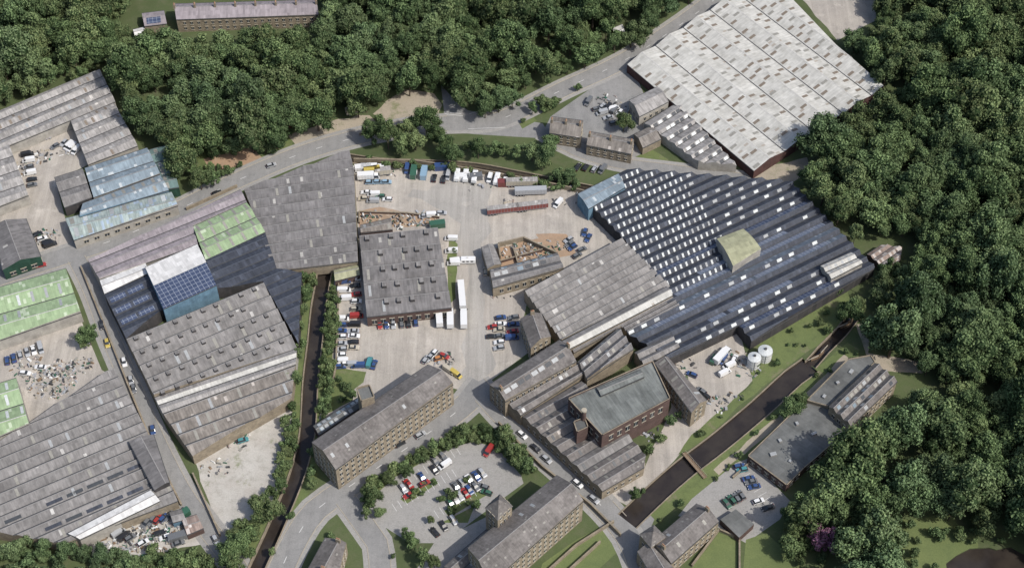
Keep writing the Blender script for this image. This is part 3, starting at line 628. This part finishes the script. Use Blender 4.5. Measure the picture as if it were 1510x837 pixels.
def ico():
    import bmesh
    bm=bmesh.new(); bmesh.ops.create_icosphere(bm,subdivisions=2,radius=1); v=np.array([p.co[:] for p in bm.verts]); f=[[x.index for x in q.verts] for q in bm.faces]; bm.free(); return v,f
IV,IF=ico()
def treemesh(name,Hh,R,lobes,leaves,leafsz,mat="leaf",seed=0,trunk=True):
    r=np.random.default_rng(seed); V=[];Fc=[];MI=[];T=[]; n0=0
    def addv(v,f,mi,t):
        nonlocal n0
        V.append(v); Fc.extend([[i+n0 for i in q] for q in f]); MI.extend([mi]*len(f)); T.extend([t]*len(f) if np.isscalar(t) else list(t)); n0+=len(v)
    cz=Hh*.6; cen=[]; sx,sy=r.uniform(.85,1.2),r.uniform(.85,1.2)
    for i in range(lobes):
        for _ in range(30):
            d=r.normal(size=3); d/=np.linalg.norm(d); 
            if d[2]<-.45: continue
            rad=r.uniform(.35,.88)
            c=np.array([d[0]*R*rad*sx,d[1]*R*rad*sy,cz+d[2]*Hh*.36*rad/.78])
            if all(np.linalg.norm(c-k[0])>R*.25 for k in cen): break
        cen.append((c,R*r.uniform(.2,.4)))
    cen.append((np.array([0,0,cz]),R*.5))
    for c,rr in cen:
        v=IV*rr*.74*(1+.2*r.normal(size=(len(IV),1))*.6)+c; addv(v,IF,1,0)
        k=int(leaves*(rr/(R*.35))**2); d=r.normal(size=(k,3)); d[:,2]+=.35; d/=np.linalg.norm(d,axis=1)[:,None]
        bump=1+.22*np.sin(d[:,0]*6+c[0]*3)*np.sin(d[:,1]*6+c[1])*np.sin(d[:,2]*5+2)
        pos=c+d*(rr*bump*r.uniform(.72,1.2,k))[:,None]
        nrm=d+r.normal(size=(k,3))*.55; nrm/=np.linalg.norm(nrm,axis=1)[:,None]
        a=np.cross(nrm,r.normal(size=(k,3))); a/=np.linalg.norm(a,axis=1)[:,None]; b2=np.cross(nrm,a)
        sz=(leafsz*r.uniform(.6,1.4,k))[:,None]; q=np.stack([pos-a*sz*.6,pos-b2*sz*.4,pos+a*sz*.6,pos+b2*sz*.4],1).reshape(-1,3)
        lt=np.clip(r.uniform(0,.55)+.3*d[:,2]+r.normal(size=k)*.18+.25*(pos[:,2]-cz)/(Hh*.4),0,1)  # random per lobe, plus top light painted in: upper leaves lighter, lower darker
        addv(q,[[4*i,4*i+1,4*i+2,4*i+3] for i in range(k)],0,lt)
    if trunk:
        def limb(p,q,r0,r1):
            p=np.array(p,float);q=np.array(q,float);d=q-p;d/=np.linalg.norm(d); a=np.cross(d,[.3,.9,.1]); a/=np.linalg.norm(a); b2=np.cross(d,a)
            vs=[p+(a*math.cos(t)+b2*math.sin(t))*r0 for t in np.arange(6)*math.pi/3]+[q+(a*math.cos(t)+b2*math.sin(t))*r1 for t in np.arange(6)*math.pi/3]
            addv(np.array(vs),[[i,(i+1)%6,6+(i+1)%6,6+i] for i in range(6)],2,0)
        limb((0,0,-.2),(0,0,Hh*.4),.035*Hh*.7,.022*Hh*.7)
        for c,rr in cen[:7]: limb((0,0,Hh*.32),c,.014*Hh,.005*Hh)
    me=bpy.data.meshes.new(name); me.from_pydata(np.concatenate(V).tolist(),[],Fc)
    for m in (mat,"leaf_core","bark"): me.materials.append(M[m])
    me.polygons.foreach_set("material_index",MI); at=me.attributes.new("toplit_tint",'FLOAT','FACE'); at.data.foreach_set("value",np.array(T,dtype=np.float32)); me.update(); return me
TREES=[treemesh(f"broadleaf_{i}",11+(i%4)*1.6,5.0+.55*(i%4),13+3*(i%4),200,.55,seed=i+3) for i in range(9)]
BUSH=[treemesh(f"shrub_{i}",3.2,2.2,7,120,.34,seed=40+i,trunk=True) for i in range(4)]
PINK=treemesh("rhodo",5,3,9,170,.35,mat="leaf_pink",seed=77)
def put(me,name,x,y,s,parent=None,z=0):
    o=bpy.data.objects.new(name,me); scene.collection.objects.link(o); o.location=(x,y,z); o.rotation_euler=(random.uniform(-.06,.06),random.uniform(-.06,.06),random.uniform(0,6.28)); q=random.uniform(.82,1.25)
    o.scale=(s*random.uniform(.88,1.12),s*random.uniform(.88,1.12),s*q)
    if parent: o.parent=parent
    return o
def tree(u,v,s=.8): x,y=S(u,v,7.5*s); put(random.choice(TREES),"broadleaf_tree",x,y,s)
def bush(u,v,s=1): x,y=S(u,v,1.5*s); put(random.choice(BUSH),"shrub",x,y,s)
footb=[(min(p[0] for p in P),max(p[0] for p in P),min(p[1] for p in P),max(p[1] for p in P),P) for P in FOOT]
def blocked(x,y,m=1.5):
    for a,b_,c,d_,P in footb:
        if a-m<x<b_+m and c-m<y<d_+m:
            for ox,oy in((0,0),(m,0),(-m,0),(0,m),(0,-m)):
                if inpoly(x+ox,y+oy,P): return True
    return False
allroad=[q[0] for q in roadpolys.values()]
def wood(name,pts,sp,smin,smax,zc=8,meshes=None,p=1,avoid=(),wm=1.2):
    E=empty(name); P=[S(u,v,zc) for u,v in pts]; A=[[S(u,v,zc) for u,v in a] for a in avoid]
    x0,x1=min(p[0] for p in P),max(p[0] for p in P); y0,y1=min(p[1] for p in P),max(p[1] for p in P)
    y=y0; row=0; c=0
    while y<y1:
        x=x0+(row%2)*sp/2
        while x<x1:
            xx=x+random.uniform(-.48,.48)*sp; yy=y+random.uniform(-.48,.48)*sp
            if inpoly(xx,yy,P) and random.random()<p and not any(inpoly(xx,yy,a) for a in A) and not blocked(xx,yy,3.0 if smax>.7 else 1.5) and not any(inpoly(xx,yy,r) for r in allroad) and not any((xx-cx)**2+(yy-cy)**2<(hw+wm)**2 for cx,cy,hw in RIVC):
                big=.5+.7*noise.noise(Vector((xx*.03,yy*.03,3)))
                put(random.choice(meshes or TREES),"tree_crown",xx,yy,smin+(smax-smin)*min(1.1,max(0,random.random()**1.4*.75+big*.4)),E); c+=1
            x+=sp
        y+=sp*.87; row+=1
    return c
cnt=0
cnt+=wood("woodland",[(-350,-160),(190,-160),(192,50),(255,62),(478,50),(485,-160),(1075,-160),(1045,-15),(930,55),(860,85),(790,132),(742,155),(700,152),(655,115),(590,122),(520,160),(440,180),(415,198),(300,218),(288,270),(262,255),(215,213),(175,145),(150,92),(0,135),(-350,230)],7.3,.5,1.35)
cnt+=wood("woodland",[(190,-160),(485,-160),(485,-30),(190,-30)],7,.6,1.0)
cnt+=wood("woodland",[(1300,-160),(1298,25),(1240,62),(1308,128),(1292,155),(1190,212),(1205,250),(1172,262),(1175,285),(1250,352),(1335,368),(1335,420),(1285,470),(1295,515),(1385,538),(1335,600),(1285,650),(1240,700),(1205,740),(1150,775),(1185,830),(1200,930),(1950,930),(1950,-160)],7.4,.5,1.5,avoid=[[(1320,750),(1400,745),(1440,780),(1560,790),(1560,900),(1320,900)],[(1180,765),(1240,765),(1248,860),(1185,860)]])
cnt+=wood("shrubbery",[(1320,760),(1440,775),(1560,800),(1440,805),(1390,840),(1330,850)],3.5,.6,1.2,2,BUSH,.5)
cnt+=wood("shrubbery",[(440,395),(470,396),(455,520),(443,640),(430,700),(400,730),(422,610),(438,500)],2.4,.6,1.3,2,BUSH,.9)
cnt+=wood("shrubbery",[(484,400),(500,400),(495,540),(484,612),(470,690),(452,720),(464,640),(476,520)],2.1,.5,1.1,2,BUSH,.9)
cnt+=wood("shrubbery",[(290,225),(420,200),(400,245),(300,280)],4,.5,1.2,2,BUSH,.45)
cnt+=wood("shrubbery",[(520,225),(860,262),(860,290),(700,250),(520,240)],3.2,.6,1.4,2,BUSH,.7,wm=0)
cnt+=wood("shrubbery",[(1110,500),(1250,435),(1255,465),(1195,510),(1100,585),(1030,650),(1000,668),(1120,560)],3,.2,.9,1,BUSH,.28)
cnt+=wood("hedge",[(790,150),(870,108),(930,78),(935,88),(870,120),(800,165)],2.2,.8,1.4,2,BUSH,.95)
cnt+=wood("hedge",[(540,752),(530,738),(545,712),(600,680),(655,648),(668,630),(735,630),(765,655),(795,690),(780,697),(755,678),(730,655),(700,648),(655,660),(582,700),(550,728)],2.3,.7,1.4,2,BUSH,.9)
cnt+=wood("shrubbery",[(340,790),(400,745),(440,740),(430,760),(385,850),(320,860)],3,.7,1.5,2,BUSH,.6)
cnt+=wood("shrubbery",[(-50,800),(90,808),(250,815),(300,812),(330,860),(-50,860)],3.2,.7,1.5,2,BUSH,.8)
cnt+=wood("shrubbery",[(1190,560),(1260,500),(1268,515),(1200,605),(1060,710),(1000,765),(960,765),(1060,690)],2.8,.2,.8,1,BUSH,.28)
cnt+=wood("shrubbery",[(1150,770),(1190,745),(1225,810),(1190,850)],3,.6,1.2,2,BUSH,.6)
cnt+=wood("hedge",[(590,735),(640,703),(646,712),(600,742)],2.6,.3,.7,1,BUSH,.6)
cnt+=wood("hedge",[(655,752),(718,716),(724,726),(662,762)],2.6,.3,.7,1,BUSH,.6)
for (u,v,s) in [(548,200,.7),(572,205,.75),(600,185,.85),(628,180,.9),(590,212,.8),(612,205,.8),(640,195,.7),(668,232,.6),(655,218,.55),(690,212,.55),(705,222,.6),(728,215,.65),(742,222,.5),(762,222,.6),(785,222,.75),(808,228,.75),(815,205,.6),(822,255,.75),(838,262,.55),(800,240,.6),(715,160,.7),(735,150,.8),(755,145,.7),(800,148,.6),(785,160,.4),(920,182,.6),(449,408,.45),(450,432,.45),(444,458,.45),(442,480,.4),(498,408,.3),(436,520,.4),(434,560,.4),(430,600,.35),(405,208,.7),(390,215,.6),(415,195,.7),(313,262,.6),(295,268,.6),(283,250,.6),(400,748,.85),(383,748,.6),(350,802,.7),(345,790,.5),(336,815,.65),(345,835,.6),(415,715,.4),(30,798,.6),(60,805,.65),(98,812,.6),(125,812,.6),(150,818,.55),(15,812,.7),(215,825,.5),(250,828,.5),(130,495,.7),(122,505,.5),(1265,448,.8),(1258,462,.7),(1305,415,.8),(1310,398,.7),(1298,440,.7),(1165,600,.6),(1180,595,.45),(1330,480,.9),(1300,500,.8),(690,635,.45),(715,635,.45),(745,645,.55),(765,672,.6),(775,688,.55),(755,660,.5),(550,735,.5),(540,755,.45),(575,708,.4),(670,635,.4),(600,695,.35),(608,800,.5),(600,790,.4),(625,820,.6),(640,828,.5),(560,755,.35),(635,765,.3),(940,728,.4),(1190,760,.5),(1170,785,.5),(1242,752,.6),(1165,760,.5),(1256,800,.7),(460,716,.3),(990,620,.35),(1000,612,.3),(670,368,.25),(1235,430,.3)]: tree(u,v,s)
for (u,v,s) in [(1203,783,1.3),(1220,790,1.15),(1211,800,1.15),(1225,802,.9)]:
    x,y=S(u,v,3); put(PINK,"rhododendron_bush",x,y,s)
for (u,v) in [(510,570),(505,590),(520,582),(560,180),(500,560),(650,735),(700,745),(665,728),(688,708),(580,820),(490,790),(770,178),(1010,560),(975,648),(955,665)]: bush(u,v,random.uniform(.6,1.1))
# ---------------------------------------------------------------- vehicles
CC={'white':(.66,.66,.65),'silver':(.34,.35,.36),'grey':(.13,.135,.14),'black':(.022,.022,.024),'blue':(.035,.07,.18),'red':(.3,.035,.03),'green':(.04,.11,.07),'beige':(.42,.38,.3),'orange':(.42,.18,.06),'teal':(.06,.22,.24),'lightblue':(.22,.33,.42),'yellow':(.45,.35,.08),'maroon':(.17,.045,.04)}
for k,c in CC.items():
    b=NB("paint_"+k); m=b.done(c,.35,.5); b.b.inputs["Coat Weight"].default_value=.3; M["paint_"+k]=m
plain("tyre",(.02,.02,.02),.8); plain("lamp",(.6,.57,.53),.2); plain("lamp_red",(.3,.02,.02),.3); plain("metal",(.3,.3,.31),.4); plain("load_dark",(.06,.06,.06),.8)
def wheel(mb,x,y,r,w):
    n=12; 
    for s in(-1,1):
        mb.add([(x+r*math.cos(2*math.pi*i/n),y+s*w/2,r+r*math.sin(2*math.pi*i/n)) for i in range(n)],'tyre')
        mb.add([(x+.55*r*math.cos(2*math.pi*i/n),y+s*(w/2+.01),r+.55*r*math.sin(2*math.pi*i/n)) for i in range(n)],'metal')
    for i in range(n):
        j=(i+1)%n; a,b_=[(x+r*math.cos(2*math.pi*q/n),r+r*math.sin(2*math.pi*q/n)) for q in (i,j)]
        mb.add([(a[0],y-w/2,a[1]),(b_[0],y-w/2,b_[1]),(b_[0],y+w/2,b_[1]),(a[0],y+w/2,a[1])],'tyre')
def loft(mb,secs,mats):
    for k in range(len(secs)-1):
        (xa,A),(xb,Bq)=secs[k],secs[k+1]
        for i in range(len(A)-1):
            mb.add([(xa,*A[i]),(xb,*Bq[i]),(xb,*Bq[i+1]),(xa,*A[i+1])],mats(k,i))
    for (x,A) in (secs[0],secs[-1]): mb.add([(x,*p) for p in A],mats(-1,0))
def carmesh(col,kind='hatch'):
    mb=MB(); pc='paint_'+col; Wd=.88
    def ring(zs,zr,top):
        return [(-Wd+.05,.28),(-Wd,.6),(-Wd+.04,zs),(-top,zr),(top,zr),(Wd-.04,zs),(Wd,.6),(Wd-.05,.28)]
    if kind=='hatch': pr=[(-2.05,.6,.62,.7),(-1.95,.92,.95,.74),(-1.6,.95,1.42,.56),(-1.0,.95,1.5,.6),(.2,.93,1.48,.6),(.95,.9,.93,.74),(1.75,.78,.8,.72),(2.05,.55,.58,.62)]; glass=(1,2,3,4)
    elif kind=='saloon': pr=[(-2.2,.6,.64,.7),(-2.1,.9,.93,.74),(-1.55,.93,.97,.74),(-1.0,.93,1.38,.57),(-.1,.93,1.44,.6),(.35,.92,1.4,.6),(1.05,.88,.92,.74),(1.95,.74,.77,.7),(2.25,.55,.58,.62)]; glass=(2,3,4,5)
    else: pr=[(-2.5,.8,1.9,.74),(-2.4,1.1,2.05,.78),(-1.0,1.1,2.08,.78),(1.0,1.1,2.05,.76),(1.35,1.1,1.9,.7),(1.9,1.05,1.1,.74),(2.4,.85,.88,.72),(2.5,.55,.58,.66)]; glass=(3,4)
    secs=[(x,ring(a,b_,c)) for x,a,b_,c in pr]
    def mt(k,i):
        if k in glass:
            if i in (2,4): return 'glass_dark'
            if i==3 and ((k==glass[0] and kind!='van') or k==glass[-1]): return 'glass_dark'
        return pc
    loft(mb,secs,mt)
    xe=pr[-1][0]; xs=pr[0][0]
    for s in(-1,1):
        mb.box((xe-.06,s*.55),.18,.34,.55,.68,'lamp'); mb.box((xs+.06,s*.6),.16,.26,.68,.84,'lamp_red'); mb.box((.75 if kind!='van' else 1.35,s*(Wd+.08)),.14,.2,.92,1.05,pc)
        for x in(xs+.8,xe-.85): wheel(mb,x,s*(Wd-.1),.32,.2)
    mb.box(((xs+xe)/2,0),xe-xs-.3,1.5,.22,.3,'load_dark')
    return mb.mesh("car_"+kind+"_"+col)
def lorrymesh(col,body,L=8,cab=True):
    mb=MB(); Ht=3.35
    if cab:
        x0=L/2
        secs=[(x0,[(-1.2,.5),(-1.2,1.5),(-1.15,2.8),(1.15,2.8),(1.2,1.5),(1.2,.5)]),(x0+1.5,[(-1.2,.5),(-1.2,1.5),(-1.1,2.7),(1.1,2.7),(1.2,1.5),(1.2,.5)]),(x0+2,[(-1.15,.5),(-1.15,1.4),(-1.05,2.1),(1.05,2.1),(1.15,1.4),(1.15,.5)])]
        loft(mb,secs,lambda k,i:'glass_dark' if (k==0 and i in(1,3)) or (k==1 and i==2) else 'paint_'+col)
        mb.box((x0+2.02,0),.06,1.9,1.35,2.05,'glass_dark'); mb.box((x0+2.05,0),.15,2.2,.45,.8,'metal')
        for s in(-1,1): wheel(mb,x0+1,s*1.05,.48,.3); mb.box((x0+1.6,s*1.4),.1,.25,1.6,2.2,'load_dark')
    mb.box((-.15,0),L-.1,2.4,1.15,Ht,'paint_'+body,0,1,'roof_asbestos_light' if body in('maroon','beige') else 'paint_'+body); mb.box((-.15,0),L+.02,2.46,1.02,1.15,'metal'); mb.box((-.15,0),L-.4,1,.75,1.02,'load_dark')
    for i in range(int(L/1.2)):
        for s in(-1,1): mb.box((-L/2+.5+i*1.2,s*1.21),.06,.04,1.16,Ht-.05,'metal')
    for x in((-L/2+1,-L/2+2.2,-L/2+3.4) if L>10 else (-L/2+1.2,)):
        for s in(-1,1): wheel(mb,x,s*1.0,.48,.45)
    return mb.mesh("lorry")
def caravan():
    mb=MB(); A=lambda w,z0,z1:[(-w,z0),(-w,1.2),(-w+.06,z1-.2),(-w+.3,z1),(w-.3,z1),(w-.06,z1-.2),(w,1.2),(w,z0)]
    loft(mb,[(-3,A(1.05,.7,2.1)),(-2.7,A(1.1,.5,2.5)),(2.4,A(1.1,.5,2.55)),(2.9,A(1.05,.6,1.9)),(3.1,A(1,.7,1.3))],lambda k,i:'paint_white')
    for x in(-1.6,0,1.5):
        for s in(-1,1): mb.box((x,s*1.09),.9,.05,1.35,1.95,'glass_dark')
    mb.box((0,0),.6,.6,2.56,2.68,'lamp'); 
    for s in(-1,1): wheel(mb,0,s*1,.32,.2)
    mb.box((3.7,0),1.4,.12,.5,.6,'metal'); return mb.mesh("caravan")
def container(col):
    mb=MB(); mb.box((0,0),6,2.4,.1,2.6,'paint_'+col); 
    for i in range(20):
        for s in(-1,1): mb.box((-2.8+i*.295,s*1.22),.12,.05,.2,2.5,'paint_'+col)
    for i in range(12): mb.box((-2.7+i*.49,0),.14,2.3,2.6,2.64,'paint_'+col)
    for x in(-2.95,2.95):
        for s in(-1.15,1.15): mb.box((x,s),.16,.16,0,2.68,'metal')
    for s in(-.6,-.2,.2,.6): mb.box((3.03,s),.04,.05,.2,2.5,'metal')
    return mb.mesh("container")
cache={}
def get(kind,col):
    k=(kind,col)
    if k not in cache:
        if kind in('hatch','saloon','van'): cache[k]=carmesh(col,kind)
        elif kind=='lorry': cache[k]=lorrymesh('white' if col!='red' else 'red',col,6.5)
        elif kind=='artic': cache[k]=lorrymesh('white',col,12.5)
        elif kind=='trailer': cache[k]=lorrymesh('white',col,12.5,False)
        elif kind=='caravan': cache[k]=caravan()
        else: cache[k]=container(col)
    return cache[k]
NM={'hatch':'parked_car','saloon':'parked_car','van':'parked_van','lorry':'box_lorry','artic':'articulated_lorry','trailer':'lorry_trailer','caravan':'caravan','container':'shipping_container'}
def veh(kind,col,u,v,hd):
    x,y=S(u,v,.8); o=bpy.data.objects.new(NM[kind],get(kind,col)); scene.collection.objects.link(o); o.location=(x,y,.008); o.rotation_euler=(0,0,math.radians(hd))
def hdg(u0,v0,u1,v1): a=S(u0,v0);c=S(u1,v1); return math.degrees(math.atan2(c[1]-a[1],c[0]-a[0]))
cols=['white','silver','grey','black','blue','silver','black','white','grey','white','blue','silver','grey','beige','black','red']
CPK=['silver','grey','black','blue','silver','green','grey','white','black','red']
def row(u0,v0,u1,v1,n,hd,kinds=('hatch','saloon','hatch','van'),cc=cols,p=.95):
    for i in range(n):
        if random.random()>p: continue
        t=i/max(1,n-1); veh(random.choice(kinds),random.choice(cc),u0+(u1-u0)*t+random.uniform(-1,1),v0+(v1-v0)*t+random.uniform(-1,1),hd+random.uniform(-4,4)+(180 if random.random()<.5 else 0))
CAR=('hatch','saloon')
row(523,410,526,466,6,3); row(508,415,508,440,3,5,('van',)); row(504,470,503,540,9,2,cc=['white','silver','white','grey','blue']); row(522,478,521,512,5,0); row(545,533,552,536,2,80,cc=['teal','silver','blue'])
row(560,478,612,474,6,100,CAR); row(506,535,528,538,3,5); row(738,468,736,512,6,8); row(757,466,755,498,4,8); row(727,482,726,496,2,5); row(716,400,716,430,1,90)
row(665,352,668,388,3,0,('van','caravan'),['white']); row(672,384,690,385,2,5,('van','caravan'),['white'])
row(535,250,565,256,3,10,('van','lorry'),['white','yellow','beige']); row(545,268,570,267,3,5,cc=['lightblue','silver','white']); row(540,282,572,293,4,0,cc=['blue','silver','white','green']); row(535,292,550,296,2,0)
row(600,248,612,250,2,90,('van',),['white','blue']); row(660,258,700,262,4,85,('van','caravan'),['white','silver']); row(722,262,745,266,3,80,('caravan','van'),['white']); row(640,262,655,264,2,85)
row(626,318,652,314,3,5,cc=['white','silver']); row(838,352,852,375,3,40); row(862,343,868,350,2,70,cc=['blue','white']); row(822,300,822,304,1,50,('van',),['white']); row(852,245,888,250,4,60,cc=['black','grey','silver'])
row(868,150,915,165,6,60,cc=['silver','white','grey','black']); row(880,160,905,180,4,20,cc=['silver','grey','white']); row(840,360,858,368,2,35,('hatch',),['green','grey'])
row(655,685,645,692,1,40,cc=['white']); row(626,711,603,728,2,35,CAR,['silver','red']); row(664,740,700,715,6,-55,CAR,CPK); row(672,716,712,695,5,-55,CAR,CPK); row(640,678,665,663,3,-50,CAR,CPK); row(720,664,722,665,1,60,cc=['red']); row(713,716,718,724,2,-20,CAR,['grey','green'])
row(585,724,640,692,7,-55,CAR,CPK,p=.5); row(668,765,640,784,3,-55,CAR,['silver','black'])
row(1091,686,1112,716,6,15,CAR,['grey','red','silver','blue','teal']); row(1072,741,1092,728,4,-60,CAR,['red','grey','silver','green']); row(1118,738,1132,748,2,20,CAR,['black','white'])
row(1020,552,1018,556,1,-30,('hatch',),['blue']); row(1035,575,1040,582,2,-40); row(1052,530,1082,527,3,60,cc=['blue','white','green']); row(1068,548,1075,538,2,30,('van',),['white'])
for kk in((590,653,35,'black'),(225,633,-75,'blue'),(197,572,-72,'grey'),(193,560,-72,'silver'),(158,505,-72,'yellow'),(183,533,-72,'white'),(150,478,-72,'black'),(318,795,-60,'silver'),(620,640,35,'silver'),(770,640,-45,'white'),(790,660,-45,'black'),(806,676,-45,'silver'),(852,712,-45,'white'),(876,735,-45,'silver'),(400,243,25,'silver'),(320,284,25,'black'),(60,390,18,'red')): veh('hatch',kk[3],kk[0],kk[1],kk[2])
row(62,200,75,198,3,80); row(40,228,48,272,6,15,cc=['white','black','silver','grey']); row(95,210,112,222,4,60,('van','hatch'),['white','silver']); row(55,345,75,360,4,30,cc=['white','red','silver','black']); row(80,215,100,235,3,40); row(12,262,18,290,4,20)
row(10,530,60,512,6,-70,cc=['white','silver','blue']); row(25,555,60,540,4,0); row(640,520,628,530,3,60,cc=['silver','white','black']); row(604,560,604,562,1,50)
row(215,770,250,760,5,60,cc=cols+['red']); row(175,785,210,800,5,40); row(235,785,262,800,4,20)
veh('trailer','white',681,437,95); veh('lorry','white',664,474,92); veh('lorry','white',648,472,95); veh('lorry','white',684,474,92)
h=hdg(722,313,805,303); veh('trailer','maroon',742,311,h); veh('trailer','maroon',785,306,h)
veh('trailer','silver',783,284,3); veh('trailer','beige',770,271,2); veh('container','maroon',745,271,0); veh('container','blue',652,247,5); veh('container','green',610,255,85); veh('container','lightblue',625,256,85); veh('container','white',682,262,5);veh('container','grey',700,262,10)
veh('lorry','beige',522,165,20); veh('container','green',645,332,10); veh('container','maroon',430,183,5)
veh('van','yellow',672,551,-40); veh('van','beige',662,545,-40); veh('hatch','red',655,524,-30); veh('hatch','orange',648,527,20)  # vans and cars stand in for small yellow and orange machinery
veh('container','green',268,760,40); veh('container','grey',262,792,20); veh('lorry','white',540,262,5); veh('lorry','white',545,250,3); veh('container','green',1080,775,-30); veh('hatch','teal',358,648,20); veh('lorry','white',1062,528,50)
veh('van','white',905,160,20)
def scrap(name,u,v,rx,n,zmax=1.2,mm=('metal','roof_rust','load_dark','gutter','timber','roof_asbestos','paint_silver','rooflight_old','stone_trim','frame_white','paint_green')):
    mb=MB(); c=S(u,v)
    for i in range(n):
        a=random.uniform(0,6.28); r=rx*math.sqrt(random.random()); h=random.uniform(.2,zmax)*(1-.6*r/rx)
        x,y=c[0]+r*math.cos(a),c[1]+r*math.sin(a)*.8
        mb.box((x,y),random.uniform(.3,2.0),random.uniform(.2,.9),0,h,random.choice(mm),random.uniform(0,3),random.uniform(.6,1))
    mb.obj(name)
for (u,v,r,n) in [(75,565,9,150),(90,545,6,60),(40,540,6,40),(120,540,5,40),(190,785,10,130),(240,775,8,80),(215,800,8,60),(160,800,6,40),(60,230,5,30),(100,220,5,30),(65,350,6,50),(30,250,5,30),(650,530,5,40),(590,325,6,60),(625,322,5,40),(790,372,6,60),(765,368,7,50),(810,368,6,40),(750,300,3,10),(700,270,8,20),(580,250,6,25),(1060,595,5,20),(1090,530,5,30),(1100,545,5,25),(895,150,6,30),(915,165,5,30),(960,640,4,20),(355,650,5,20),(320,690,6,20),(740,430,5,12),(830,290,8,12),(1010,540,5,20),(545,320,5,30),(1075,590,6,15)]:
    scrap("scrap_heap",u,v,r,n)
print("trees",cnt,"objects",len(bpy.data.objects))
